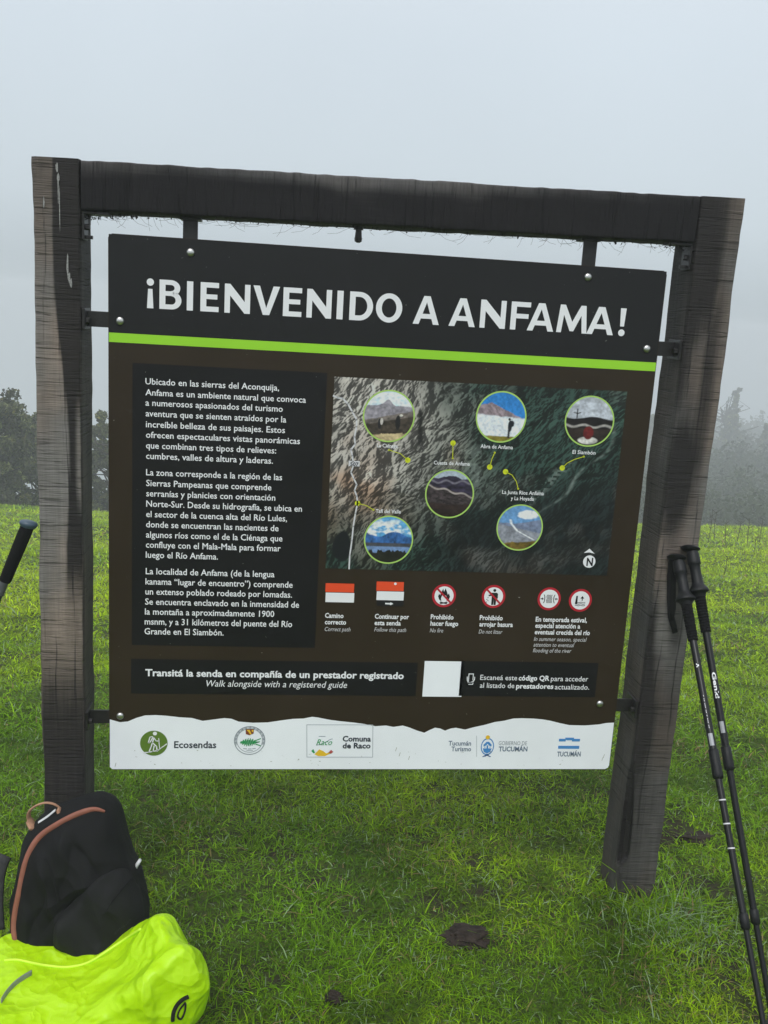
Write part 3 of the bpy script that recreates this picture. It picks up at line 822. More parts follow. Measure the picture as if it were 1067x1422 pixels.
def ins4(x, y):
    n = fbm(x * 4, y * 7, 4, 81)
    c = np.tile(lin_np([170, 182, 196]), (len(x), 1))
    c = lay_in(c, ed_(.72 + .18 * (n - .5) + .08 * np.cos(x * 4) - y), [52, 46, 66], .5 + 1.0 * n)
    c = lay_in(c, ed_(.035 - np.abs(y - .52 + .06 * np.sin(x * 9)), .06) * .7, [142, 138, 150])
    c = lay_in(c, ed_(.16 - .22 * x - y), [58, 50, 52], .4 + 1.2 * fbm(x * 8 + y * 3, y * 14, 3, 82))
    c = lay_in(c, ed_(.035 - np.abs(y - .12 + .22 * x + .05 * np.sin(x * 8)), .04), [166, 156, 152])
    return lay_in(c, ed_(-.45 + .1 * (n - .5) - y), [44, 32, 30], .6 + .8 * n)
def ins5(x, y):
    n = fbm(x * 3, y * 6, 4, 91)
    c = np.tile(lin_np([92, 164, 214]), (len(x), 1))
    c = lay_in(c, ed_(n - .50, .16) * ed_(.85 - y, .3), [232, 238, 240])
    m = .24 + .10 * np.sin(x * 4 + .5) + .1 * (n - .5)
    c = lay_in(c, ed_(m - y), [48, 92, 148], .6 + .9 * fbm(x * 7, y * 5, 3, 92))
    c = lay_in(c, ed_(-.14 - y), [70, 72, 78], .7 + .6 * n)
    c = lay_in(c, ed_(-.30 - y), [112, 142, 186], .9 + .2 * n)
    t = -.54 + .16 * (vnoise(x * 14, x * 0, 93) - .3)
    return lay_in(c, ed_(t - y), [28, 30, 22], .5 + n)
def ins6(x, y):
    n = fbm(x * 4, y * 6, 4, 101)
    c = np.tile(lin_np([104, 152, 200]), (len(x), 1))
    c = lay_in(c, ed_(1 - ((x - .35) / .50) ** 2 - ((y - .60) / .20) ** 2 + .9 * (n - .5), .4), [236, 240, 244])
    c = lay_in(c, ed_(.20 + .22 * np.abs(x - .05) * (x > 0) + .1 * (n - .5) - y), [118, 130, 156], .75 + .5 * n)
    c = lay_in(c, ed_(-.05 - .2 * x - y), [138, 142, 152], .75 + .5 * n)
    pth = np.where(y > .2, -.45 + .3 * (.36 - y), np.where(y > -.15, -.42 + .9 * (.2 - y), -.10 + 2.0 * (-.15 - y)))
    c = lay_in(c, ed_(.05 - np.abs(x - pth), .06) * ed_(.36 - y) * ed_(y + .55), [226, 232, 238])
    return lay_in(c, ed_(-.66 + .15 * (n - .5) + .1 * x - y), [110, 92, 38], .5 + n)
for a in ((540, 577, 35, ins1), (696, 577.5, 35, ins2), (819, 583, 35, ins3), (624, 684.5, 34, ins4), (539, 748.5, 34, ins5), (721.5, 731, 33, ins6)):
    inset(*a)

# ---- pictograms
flat('trail_marker_icon', [(0, uvrect((451.5, 809), (490.5, 822))), (1, uvrect((451.5, 822), (490.5, 836)))], [M['orange'], M['ink']], 2)
ar = [(534, 836), (541, 836.3), (541, 835), (545.5, 837.3), (541, 839.6), (541, 838.4), (534, 838)]
flat('trail_marker_icon', [(0, uvrect((522.5, 806.5), (559.5, 820))), (1, uvrect((522.5, 820), (559.5, 833))), (2, uvrect((522.5, 833), (559.5, 841)))], [M['orange'], M['ink'], M['blackp']], 2)
flat('trail_arrow_icon', [[tuple(bp(*q)) for q in ar]], M['ink'], 3)
flat('trail_dot_icon', [disc(548.3, 809.6, 2, 10)], M['ink'], 3)
def ring_icon(cx, cyp, r=18.0):
    o_ = disc(cx, cyp, r, 40); i_ = disc(cx, cyp, r * .80, 40)
    mb_ = MB()
    mb_.add(lay(o_, 2), [tuple(range(40))], 0); mb_.add(lay(i_, 2.5), [tuple(range(40))], 1)
    return mb_
def rel(cx, cyp, pts, s=1.0):
    c = bp(cx, cyp); return [(c[0] + p[0] * .00174 * s, c[1] + p[1] * .00174 * s) for p in pts]
def pict(cx, cyp, polys, slash=False):
    mb_ = ring_icon(cx, cyp)
    for p in polys: mb_.add(lay(rel(cx, cyp, p), 3), [tuple(range(len(p)))], 2)
    if slash:
        mb_.add(lay(rel(cx, cyp, [(-12, 10), (-10, 12), (12, -10), (10, -12)]), 3.5), [(0, 1, 2, 3)], 0)
    o = mb_.build('warning_icon', [M['red'], M['ink'], M['blackp']], panel); fix_normals(o)
flame = [(-7, -6), (-9, -1), (-7.5, 3), (-6, .5), (-4.5, 5), (-2, 11), (-.5, 6), (1.5, 11.5), (4, 6), (5.5, 1.5), (7, 4), (9, -1.5), (7.5, -6), (4, -8.5), (5.2, -4), (2.5, 1), (.5, -2), (-2.5, 2), (-4.5, -4), (-3.5, -8.5)]
pict(616, 826, [flame, [(-6, -11), (-5, -9), (6, -12), (5, -13)], [(-5, -13), (-6, -12), (5, -9), (6, -11)]], True)
def circ(x, y, r, n=12): return [(x + r * math.cos(2 * math.pi * i / n), y + r * math.sin(2 * math.pi * i / n)) for i in range(n)]
pict(685, 827, [circ(1, 9.6, 2.3), [(-3.5, 6), (5, 6), (6.5, 4), (6.5, -3), (4.4, -3), (4.4, 1), (4, -13), (.9, -13), (.6, -4), (.2, -13), (-2.8, -13), (-2.8, 1), (-7.5, .5), (-8, 2.5), (-4.6, 3.2)],
                [(-9, -1), (-7.8, -1), (-7.8, -2.4), (-9, -2.4)], [(-10.5, -4), (-9.3, -4), (-9.3, -5.4), (-10.5, -5.4)], [(-8.8, -5.8), (-7.6, -5.8), (-7.6, -7.2), (-8.8, -7.2)], [(-11, -8), (-9.8, -8), (-9.8, -9.4), (-11, -9.4)]], True)
wav = []
for k in range(5):
    xs = -3.6 + k * 1.8
    wav.append([(xs + .45 * math.sin(t * 1.6) - .45, -6.5 + 13 * t / 9) for t in range(10)] + [(xs + .45 * math.sin(t * 1.6) + .45, -6.5 + 13 * t / 9) for t in range(9, -1, -1)])
for s in (-1, 1):
    wav.append([(s * 9, 7), (s * 7.6, 6.4), (s * 6.4, 3), (s * 6.4, -3), (s * 7.6, -6.4), (s * 9, -7), (s * 7.6, -3), (s * 7.6, 3)])
    wav.append([(s * 8.5, 0), (s * 11, 2.2), (s * 11, .7), (s * 13.4, .7), (s * 13.4, -.7), (s * 11, -.7), (s * 11, -2.2)])
pict(762.5, 830, wav)
riv2 = [[(-8, -6), (-4.5, -6), (-4.5, 7), (-7, 7)], [(2, -.5), (3.4, -.5), (3.4, 3), (5.6, 3), (2.7, 7), (-.4, 3), (2, 3)]]
for k in range(3):
    yy = -8.5 + k * 2.4
    riv2.append([(-8 + t * 2, yy + .6 * math.sin(t * 1.7)) for t in range(9)] + [(-8 + t * 2, yy + .9 + .6 * math.sin(t * 1.7)) for t in range(8, -1, -1)])
pict(806, 832, riv2)
# hand holding a phone, beside the second caption
ph = [rel(653, 942, [(-4, 9), (4, 9), (4, 7.6), (-4, 7.6)]), rel(653, 942, [(-4, 7.6), (-2.8, 7.6), (-2.8, -5), (-4, -5)]), rel(653, 942, [(2.8, 7.6), (4, 7.6), (4, -2), (2.8, -2)]),
      rel(653, 942, [(-4, -5), (4.2, -5), (6.4, -1), (6.4, 3.5), (5.2, 4), (5.2, 0), (3.4, -3.4), (-4, -6.2)]), rel(653, 942, [(-4, -6.2), (-6, -2), (-6.4, 4), (-5.2, 4), (-4.6, -2), (-2.6, -6)]), rel(653, 942, [(-3, -9), (4, -9), (4.6, -6), (3.4, -6), (3, -7.8), (-3, -7.8)])]
flat('phone_icon', ph, M['ink'], 2)

# ---- logos on the white band
def seg(cx, cyp, pts, w):
    out = []; q = [np.array(p, float) for p in rel(cx, cyp, pts)]; w *= .00174 / 2
    for a, b_ in zip(q[:-1], q[1:]):
        d = b_ - a; d = d / (np.linalg.norm(d) + 1e-9); n = np.array([-d[1], d[0]]) * w
        a2, b2 = a - d * w * .5, b_ + d * w * .5
        out.append([tuple(a2 + n), tuple(b2 + n), tuple(b2 - n), tuple(a2 - n)])
    return out
hik = [disc(213.6, 1018.4, 3.0, 14)]
flat('walker_logo', [(0, disc(212, 1032, 20, 44))] , M['green'], 2)
hs = seg(212, 1032, [(-1, 10), (-6, 1), (-8, 1), (-5.6, 10), (-2, 10.6)], 1.5) + seg(212, 1032, [(0, 9), (-2, 1), (4, -5), (5, -13)], 1.7) + seg(212, 1032, [(0, 9), (3, 4), (8, 3.4)], 1.5) + seg(212, 1032, [(-2, 1), (-4, -6), (-7, -14)], 1.7) + \
     seg(212, 1032, [(7, 8), (8.6, -10)], 1.1) + seg(212, 1032, [(.5, -4), (-1, -13)], 1.4) + seg(212, 1032, [(-15, -15), (-8, -14.5), (-2, -13), (6, -11.5), (11, -7), (15, -4), (18.6, -1)], 1.5)
flat('walker_logo', hs, M['ink'], 3)
flat('walker_logo', hik, M['ink'], 3)
def annulus(cx, cyp, r0, r1, mat, k, name, sx=1.0, sy=1.0, n=48):
    c = bp(cx, cyp); V3, F = [], []
    for r in (r0, r1):
        for j in range(n):
            a = 2 * math.pi * j / n
            V3.append((c[0] + r * .00174 * sx * math.cos(a), -LAY * k, c[1] + r * .00174 * sy * math.sin(a)))
    for j in range(n): F.append((j, n + j, n + (j + 1) % n, (j + 1) % n))
    o = mk(name, V3, F, mat, panel); fix_normals(o); return o
annulus(345, 1028, 22, 23.2, M['sealgrey'], 2, 'seal_logo')
annulus(345, 1028, 18.6, 19.4, M['sealgrey'], 2, 'seal_logo')
# the tiny lettering round the seal reads as ticks at this size
tk = []
for i in range(40):
    a = R(200 - i * 5.6); c0 = (20.0 * math.cos(a), 20.0 * math.sin(a)); c1 = (21.5 * math.cos(a + .02), 21.5 * math.sin(a + .02))
    tk += seg(345, 1028, [c0, c1], .8 + .5 * (i % 3))
tk += seg(345, 1028, [(-9, -13.2), (-4, -13.6)], 1.1) + seg(345, 1028, [(-2, -13.8), (3, -13.6)], 1.1) + seg(345, 1028, [(4.4, -13.4), (9, -12.8)], 1.1) + seg(345, 1028, [(-4, -16), (5, -16)], .9)
flat('seal_logo', tk, M['sealgrey'], 2)
flat('seal_logo', [(0, rel(345, 1016.5, [(-6, 5), (6.4, 5), (6, -2), (0, -5), (-5.6, -3)])), ], M['brownp'], 2)
flat('seal_logo', [rel(345, 1016.5, [(-5, 4), (0, 4), (3, -3), (1, -3.6), (-2, 1)]), rel(345, 1016.5, [(3, 4), (6, 4), (5, 0), (3.4, 1)])], M['gold'], 3)
gf = []
for i in range(26):
    t = i / 25; xx = -14 + 26 * t; hh = 6.4 * math.sin(math.pi * min(1, t * 1.05 + .02)) ** .7 + .4
    gf += seg(345, 1030.5, [(xx, -hh * (.7 + .3 * math.sin(i * 2.3))), (xx + 1.3, hh * (.7 + .3 * math.cos(i * 1.9)))], 1.0)
gf += seg(345, 1030.5, [(9, 3), (16, 6)], 1.6) + seg(345, 1030.5, [(9, -3), (16, -5.4)], 1.6) + seg(345, 1030.5, [(11, 0), (14.5, 1)], 1.6)
flat('seal_logo', gf, M['sealgreen'], 2.2)
bx = []
for a, b_ in (((424.5, 1006), (516.5, 1006)), ((516.5, 1006), (516, 1051)), ((516, 1051), (424.5, 1051)), ((424.5, 1051), (424.5, 1006))):
    bx += strip([a, b_], .9)
flat('village_logo', bx, M['line'], 2)
text('village_logo', [('Raco', 437.5, 1034, 459.5)], 8.0, M['sealgreen'], 3, .0, .35)
flat('village_logo', seg(448, 1032, [(-11, -3), (-4, -1), (4, 3), (10, 7), (13, 7.5)], .7) + seg(448, 1032, [(-8, 11.5), (2, 11.7)], .7), M['slate'], 2)
flat('village_logo', [(0, rel(446, 1045, [(-17, 3), (-14, 6), (-11, 0), (-13.4, -1)])), (1, rel(446, 1045, [(-12, -2.5), (-5, 5.6), (1, 3), (6, -1), (10, 1), (13, -1), (4, -5.4), (-6, -5.4)])), (2, rel(446, 1045, [(9, 0), (13, 5), (16.6, 1.5), (13, -1.6)]))], [M['sealgreen'], M['gold'], M['rose']], 2)
flat('province_logo', strip([(661, 1021), (661, 1050)], .7), M['line'], 2)
annulus(676, 1036, 12.4, 14.4, M['blue'], 2, 'province_logo', .72, 1.0)
flat('province_logo', [disc(676.5, 1023, 3.4, 14)], M['gold'], 3)
flat('province_logo', [rel(676, 1036, [(-6.5, 3), (-2, 8), (2, 8), (6.5, 3), (6, 0), (2, 2), (0, 5), (-2, 2), (-6, 0)]), rel(676, 1036, [(-7, -3), (7, -3), (5, -9), (0, -11.6), (-5, -9)]), rel(676, 1036, [(-1.2, 2), (1.2, 2), (1.2, -3), (-1.2, -3)]), rel(676, 1036, [(-5, -1), (-4, 0), (-3, -1), (-4, -2)]), rel(676, 1036, [(5, -1), (4, 0), (3, -1), (4, -2)])], M['blue'], 2.2)
flat('province_logo', seg(676, 1036, [(-6, -17), (0, -14), (6, -17)], 1.6) + seg(676, 1036, [(-3, -16.5), (3, -13)], 1.3), M['midblue'], 2)
fl = [rel(790, 1032, [(-17, 3), (-8, 3), (-8, 5.5), (-6, 5.5), (-6, 8.6), (6, 8.6), (6, 5.5), (8, 5.5), (8, 3), (17, 3), (17, 7.6), (10, 7.6), (10, 11), (-10, 11), (-10, 7.6), (-17, 7.6)])]
flat('flag_logo', [rel(790, 1032, [(-17, 4), (-6, 4), (-6, 6.4), (-4, 6.4), (-4, 6), (4, 6), (4, 4), (17, 4), (17, 8.4), (7, 8.4), (7, 10.4), (-7, 10.4), (-7, 8.4), (-17, 8.4)]), rel(790, 1032, [(-17, -3.4), (17, -3.4), (17, -8.4), (-17, -8.4)])], M['blue'], 2)
# scuffs on the white band and specks on the dark ones
sc_ = []
for i in range(46):
    x, y = rng.uniform(165, 835), rng.uniform(1042, 1064)
    sc_.append([(q[0], q[1]) for q in rel(x, y, [(rng.normal(0, 1.6), rng.normal(0, .7)) for _ in range(3)])])
for (x, y) in ((836, 1053), (838, 1049), (158, 1062), (548, 1040), (553, 1047), (566, 1052)):
    sc_ += seg(x, y, [(0, -3), (1.5, 3)], .7)
flat('scuff_mark', sc_, plain('grime scuff', (.33, .33, .28), .8), 2)
sk = []
for (x, y) in ((404, 506), (318, 541), (440, 523), (300, 700), (386, 770), (470, 880), (520, 890), (600, 884), (720, 828), (360, 905), (250, 360), (500, 352), (700, 420), (560, 520)):
    sk.append(rel(x + rng.normal(0, 3), y, [(rng.normal(0, 1.3), rng.normal(0, .6)) for _ in range(3)]))
for i in range(26):
    sk.append(rel(rng.uniform(165, 880), rng.uniform(390, 980), [(rng.normal(0, .6), rng.normal(0, .4)) for _ in range(3)]))
flat('dust_speck', sk, plain('dust speck', (.35, .34, .32), .9), 3.6)

# ---- steel brackets with bolts
def dome_bolt(parent, px_, py_):
    c = bp(px_, py_); mb_ = MB(); n, r = 18, .0095
    V3 = []; rows = [(1.0, 0.0), (1.0, .25), (.93, .50), (.75, .72), (.45, .87), (.12, .92)]
    for (q, h_) in rows:
        for j in range(n):
            a = 2 * math.pi * j / n
            V3.append((c[0] + r * q * math.cos(a), -.0008 - h_ * r * .75, c[1] + r * q * math.sin(a)))
    F = [(i * n + j, i * n + (j + 1) % n, (i + 1) * n + (j + 1) % n, (i + 1) * n + j) for i in range(len(rows) - 1) for j in range(n)]
    F.append(tuple((len(rows) - 1) * n + j for j in range(n)))
    mb_.add(V3, F); o = mb_.build('bolt', M['bolt'], parent, True)
def bracket(kind, px_, py_, bolt):
    c = bp(*bolt); q = P(px_, py_, .012)
    mb_ = MB()
    if kind == 'top':
        zt = top_z(q[0]) - .109
        mb_.box((q[0] - .017, .0055, c[1] - .03), (q[0] + .017, .0115, zt - .004))
        mb_.box((q[0] - .024, .002, zt - .006), (q[0] + .024, .05, zt + .0005))
    else:
        s = -1 if kind == 'left' else 1
        xf = LX1 if s < 0 else RX0
        xa, xb = sorted((c[0] - s * .03, xf))
        mb_.box((xa, .0055, q[2] - .018), (xb, .0115, q[2] + .018))
        xa, xb = sorted((xf - s * .007, xf - s * .0005))
        mb_.box((xa, -.024, q[2] - .024), (xb, .045, q[2] + .024))
        mb_.tube([(xf - s * .007, -.012, q[2] - .004), (xf - s * .016, -.012, q[2] - .004)], .008, 6)
    o = mb_.build('bracket', M['steel'], sign); bevel(o, .0012)
    dome_bolt(o, *bolt)
bracket('top', 265, 316, (266, 352)); bracket('top', 818, 352, (817, 383))
bracket('left', 135, 443, (168, 447)); bracket('left', 135, 994, (165.5, 994))
bracket('right', 932, 485, (899, 482)); bracket('right', 862, 978, (833, 976))
# the middle hanger has lost its tab: a stub with a bolt end
q = P(498, 327, .01); mb = MB(); zt = top_z(q[0]) - .109
mb.tube([(q[0], .01, zt + .002), (q[0], .01, zt - .008)], .011, 8); mb.tube([(q[0], .01, zt - .008), (q[0], .01, zt - .026)], [.007, .0085], 8)
mb.tube([(q[0], .01, zt - .026), (q[0], .01, zt - .034), (q[0], .01, zt - .037)], [.0095, .0085, .004], 8)
o = mb.build('hanger_stub', M['steel'], sign)
for s, x in ((1, LX1), (-1, RX0)):              # angle irons under the beam ends
    zt = top_z(x) - .109; mb = MB()
    mb.box(tuple(np.minimum((x, -.018, zt - .006), (x + s * .058, .03, zt))), tuple(np.maximum((x, -.018, zt - .006), (x + s * .058, .03, zt - .0005))))
    lo, hi = sorted((x + s * .0005, x + s * .006)); mb.box((lo, -.018, zt - .062), (hi, .03, zt - .0065))
    lo, hi = sorted((x + s * .006, x + s * .022)); mb.box((lo, -.006, zt - .060), (hi, .004, zt - .052))
    mb.tube([(x + s * .006, -.004, zt - .034), (x + s * .017, -.004, zt - .034)], .007, 6)
    o = mb.build('corner_bracket', M['steel'], sign); bevel(o, .001)
# cobwebs and trapped crumbs of dirt below the beam
mb = MB()
r2 = np.random.default_rng(5)
for i in range(150):
    t = r2.beta(.45, .45); x = LX1 + .02 + t * (RX0 - LX1 - .04); zt = top_z(x) - .110
    L_ = r2.uniform(.008, .055); ang = r2.normal(0, .9); y = r2.uniform(-.02, .06)
    a = np.array([x, y, zt]); b_ = np.clip(np.array([x + L_ * math.sin(ang) * 1.6, y + r2.normal(0, .01), zt - L_ * abs(math.cos(ang)) * .6]), [LX1 + .003, -1, -9], [RX0 - .003, 1, 9])
    m_ = (a + b_) / 2 + np.array([0, 0, -.12 * L_])
    mb.tube([a, m_, b_], .00032, 3, cap=False)
mb.build('cobweb', plain('dusty web', (.035, .034, .032), .9, 0, .1), beam)
mb = MB()
for i in range(420):
    t = r2.beta(.4, .45); x = LX1 + .008 + t * (RX0 - LX1 - .016); zt = top_z(x) - .109
    w_ = .004 + .012 * math.exp(-min(t, 1 - t) * 14)
    c = np.array([x, r2.uniform(-.022, .05), zt - r2.uniform(-.001, 1) * w_]); rr = r2.uniform(.0012, .0034)
    V3 = [c + rr * r2.normal(0, .8, 3) for _ in range(4)]
    mb.add(V3, [(0, 1, 2), (0, 2, 3), (0, 3, 1), (1, 3, 2)])
mb.build('trapped_dirt', plain('dusty crumbs', (.030, .028, .026), .9, 0, .1), beam)

# ================================================================== GROUND
CREST = 17.5
def gz(x, y):
    x = np.asarray(x, float); y = np.asarray(y, float)
    t = np.log1p(np.exp(np.clip((y - .8) * 2.2, -30, 30))) / 2.2
    t = np.where((y - .8) * 2.2 > 29, y - .8, t)
    z = -1.05 - .168 * t + .009 * np.clip(x, -25, 25) * sstep(1.5, 12, y)
    c = np.clip(y - CREST - 1.2 * (fbm(x * .12, y * 0, 3, 71) - .5), 0, None)
    z = z - .20 * c * c / (c + 3.0)
    z = z + (fbm(x * 1.1 + 40, y * 1.1, 3, 73) - .5) * .07 + (fbm(x * 5, y * 5, 3, 75) - .5) * .030 + (fbm(x * .3 + 9, y * .3, 2, 77) - .5) * .30 * sstep(2, 9, y)
    return z
def bare(x, y):
    """0 = full turf, 1 = trodden soil showing"""
    b = sstep(.58, .72, fbm(x * 3.1 + 3, y * 3.1 + 8, 4, 79)) * .35 + sstep(.70, .76, fbm(x * 9 + 30, y * 9 + 8, 3, 83)) * .7
    for (cx, cy_, rx, ry) in ((.93, .35, .26, .12), (1.02, .02, .20, .10), (1.0, -.28, .14, .07), (.95, .62, .2, .1), (.35, .15, .12, .05), (-.55, .22, .14, .05)):
        b = b + .95 * np.exp(-((x - cx) / rx) ** 2 - ((y - cy_) / ry) ** 2) * sstep(.35, .6, fbm(x * 14, y * 14, 3, 81))
    b = b + np.exp(-((x - (RX0 + RX1) / 2) / .085) ** 2 - ((y - .04) / .10) ** 2)
    return np.clip(b, 0, 1)

def axis(n, near, far, k):
    t = np.linspace(-1, 1, n); s = np.sinh(t * k) / math.sinh(k)
    return s * far
gx = axis(300, 0, 190, 6.2)
gy = np.concatenate([axis(420, 0, 200, 6.0)])
GX, GY = np.meshgrid(gx + .1, gy + .2)
GZ = gz(GX, GY)
i = np.arange(GX.size).reshape(GX.shape)
F = np.stack([i[:-1, :-1], i[:-1, 1:], i[1:, 1:], i[1:, :-1]], -1).reshape(-1, 4)

m, nt, N, L, b = newmat('meadow soil and turf')
tc = N.new('ShaderNodeTexCoord')
n1 = N.new('ShaderNodeTexNoise'); n1.inputs['Scale'].default_value = 26; n1.inputs['Detail'].default_value = 8; n1.inputs['Roughness'].default_value = .7
n2 = N.new('ShaderNodeTexNoise'); n2.inputs['Scale'].default_value = 1.7; n2.inputs['Detail'].default_value = 5
L.new(tc.outputs['Object'], n1.inputs['Vector']); L.new(tc.outputs['Object'], n2.inputs['Vector'])
rp = N.new('ShaderNodeValToRGB'); rp.color_ramp.elements[0].position = .32; rp.color_ramp.elements[0].color = (.020, .016, .010, 1)
rp.color_ramp.elements[1].position = .72; rp.color_ramp.elements[1].color = (.10, .155, .008, 1)
e2 = rp.color_ramp.elements.new(.5); e2.color = (.045, .075, .010, 1)
L.new(n1.outputs[0], rp.inputs[0])
at = N.new('ShaderNodeAttribute'); at.attribute_name = 'bare'
mx = N.new('ShaderNodeMix'); mx.data_type = 'RGBA'; L.new(at.outputs['Fac'], mx.inputs[0]); L.new(rp.outputs[0], mx.inputs[6]); mx.inputs[7].default_value = (.026, .019, .013, 1)
L.new(mx.outputs[2], b.inputs['Base Color']); b.inputs['Roughness'].default_value = .9; b.inputs['Specular IOR Level'].default_value = .2
bpn = N.new('ShaderNodeBump'); bpn.inputs['Strength'].default_value = .8; bpn.inputs['Distance'].default_value = .02
L.new(n1.outputs[0], bpn.inputs['Height']); L.new(bpn.outputs[0], b.inputs['Normal'])
M['soil'] = m
ground = mk('ground', np.stack([GX, GY, GZ], -1).reshape(-1, 3), F, M['soil'], None, True, attr={'bare': bare(GX, GY)})
tag(ground, kind='structure')

# ------------------------------------------------------------------ grass
def sample_ground(d0, d1, dens, rg):
    wide = lambda d: .58 * d + .5
    n = int(dens * (d1 - d0) * (wide(d0) + wide(d1)))
    d = rg.uniform(d0, d1, n * 2); l = rg.uniform(-1, 1, n * 2) * wide(d1)
    k = np.abs(l) < wide(d); d, l = d[k][:n], l[k][:n]
    f = np.array([FW[0], FW[1]]) / math.hypot(FW[0], FW[1]); r = np.array([f[1], -f[0]])
    return CAM[0] + f[0] * d + r[0] * l, CAM[1] + f[1] * d + r[1] * l, d
def blades(x, y, h, w, lean, rg, col):
    n = len(x); z = gz(x, y) - .004
    a = rg.uniform(0, 2 * math.pi, n); ca, sa = np.cos(a), np.sin(a)
    fa = a + rg.normal(0, .5, n)
    dx, dy = np.cos(fa + 1.57), np.sin(fa + 1.57)
    V = np.zeros((n, 5, 3))
    for i_, (t, wf) in enumerate(((0, 1), (0, 1), (.55, .85), (.55, .85), (1, 0))):
        s = (-1, 1, -1, 1, 0)[i_]
        off = lean * h * t ** 1.8
        V[:, i_, 0] = x + ca * s * w * wf / 2 + dx * off
        V[:, i_, 1] = y + sa * s * w * wf / 2 + dy * off
        V[:, i_, 2] = z + h * t * (1 - .28 * np.minimum(lean, 1.6) * t)
    b0 = (np.arange(n) * 5)[:, None]
    F = np.concatenate([b0 + np.array([[0, 1, 2]]), b0 + np.array([[1, 3, 2]]), b0 + np.array([[2, 3, 4]])], 0)
    c = np.repeat(col[:, None, :], 5, 1)
    return V.reshape(-1, 3), F, c.reshape(-1, 3)

def grass_colour(x, y, d, rg):
    n = len(x)
    big = fbm(x * .9, y * .9, 4, 91); mid = fbm(x * 4.5 + 5, y * 4.5, 3, 93); fine = rg.random(n)
    a = np.array([.130, .275, .005]); bcol = np.array([.400, .560, .004]); dk = np.array([.026, .066, .004])
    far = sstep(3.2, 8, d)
    t = np.clip((big - .5) * 2.2 + .40 + (fine - .5) * .55 + .42 * far, 0, 1)[:, None]  # far turf brighter: partly its own yellow, partly grazing sheen in the colour
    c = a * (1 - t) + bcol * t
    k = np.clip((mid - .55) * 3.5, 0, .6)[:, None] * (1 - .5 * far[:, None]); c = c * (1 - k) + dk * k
    c = c * np.exp(rg.normal(-.05, .34, n))[:, None]
    straw = rg.random(n) < .030 + .10 * sstep(.58, .72, fbm(x * 2.2 + 30, y * 2.2, 3, 95))
    c[straw] = np.array([.26, .20, .085]) * rg.uniform(.5, 1.3, straw.sum())[:, None]
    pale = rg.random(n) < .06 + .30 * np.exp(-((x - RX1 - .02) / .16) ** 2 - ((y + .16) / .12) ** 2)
    c[pale] = np.array([.26, .36, .19]) * rg.uniform(.7, 1.3, pale.sum())[:, None]  # scattered pale blades paint wet glints; those by the post are pale grass
    return c
def clear_of(x, y):
    k = np.ones(len(x), bool)
    for x0, x1 in ((LX0, LX1), (RX0, RX1)):
        k &= ~((x > x0 - .004) & (x < x1 + .004) & (y > YF - .004) & (y < YB + .004))
    return k
VV, FF, CC = [], [], []
nb = 0
for d0, d1, dens, hh, ww in ((1.1, 2.2, 34000, (.012, .032), .0028), (2.2, 3.4, 25000, (.012, .033), .0033), (3.4, 5.2, 7600, (.016, .040), .0052), (5.2, 8.5, 2500, (.020, .046), .0086), (8.5, 13, 1000, (.024, .06), .014), (13, 24, 400, (.03, .08), .023)):
    rg = np.random.default_rng(int(d0 * 100))
    x, y, d = sample_ground(d0, d1, dens, rg)
    keep = clear_of(x, y) & (rg.random(len(x)) > bare(x, y) * .92)
    x, y, d = x[keep], y[keep], d[keep]
    n = len(x)
    clump = fbm(x * 7, y * 7, 3, 97)
    h = rg.uniform(hh[0], hh[1], n) * (.55 + 1.0 * clump) * np.where(rg.random(n) < .025, 1.9, 1)
    # longer tussock left round the foot of the right post and the left one
    for cx, cy_, q in (((RX0 + RX1) / 2 - .02, -.10, 1.3), ((RX0 + RX1) / 2 + .12, -.08, .9), ((LX0 + LX1) / 2 + .08, .02, .8)):
        h = h * (1 + q * np.exp(-((x - cx) / .13) ** 2 - ((y - cy_) / .10) ** 2))
    w = ww * rg.uniform(.55, 1.35, n)
    lean = np.abs(rg.normal(1.15, .6, n))
    broad = rg.random(n) < .22                  # clover and small broad leaves low in the sward
    w = np.where(broad, w * 2.6, w); h = np.where(broad, h * .45, h); lean = np.where(broad, 1.5, lean)
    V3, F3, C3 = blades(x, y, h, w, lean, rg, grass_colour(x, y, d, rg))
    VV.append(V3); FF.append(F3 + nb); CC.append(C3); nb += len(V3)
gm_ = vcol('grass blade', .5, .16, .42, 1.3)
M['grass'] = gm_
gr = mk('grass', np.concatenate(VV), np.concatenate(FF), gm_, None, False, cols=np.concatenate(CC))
tag(gr, 'short cropped bright green meadow grass covering the whole sloping field', 'grass', kind='stuff')
VV = FF = CC = None

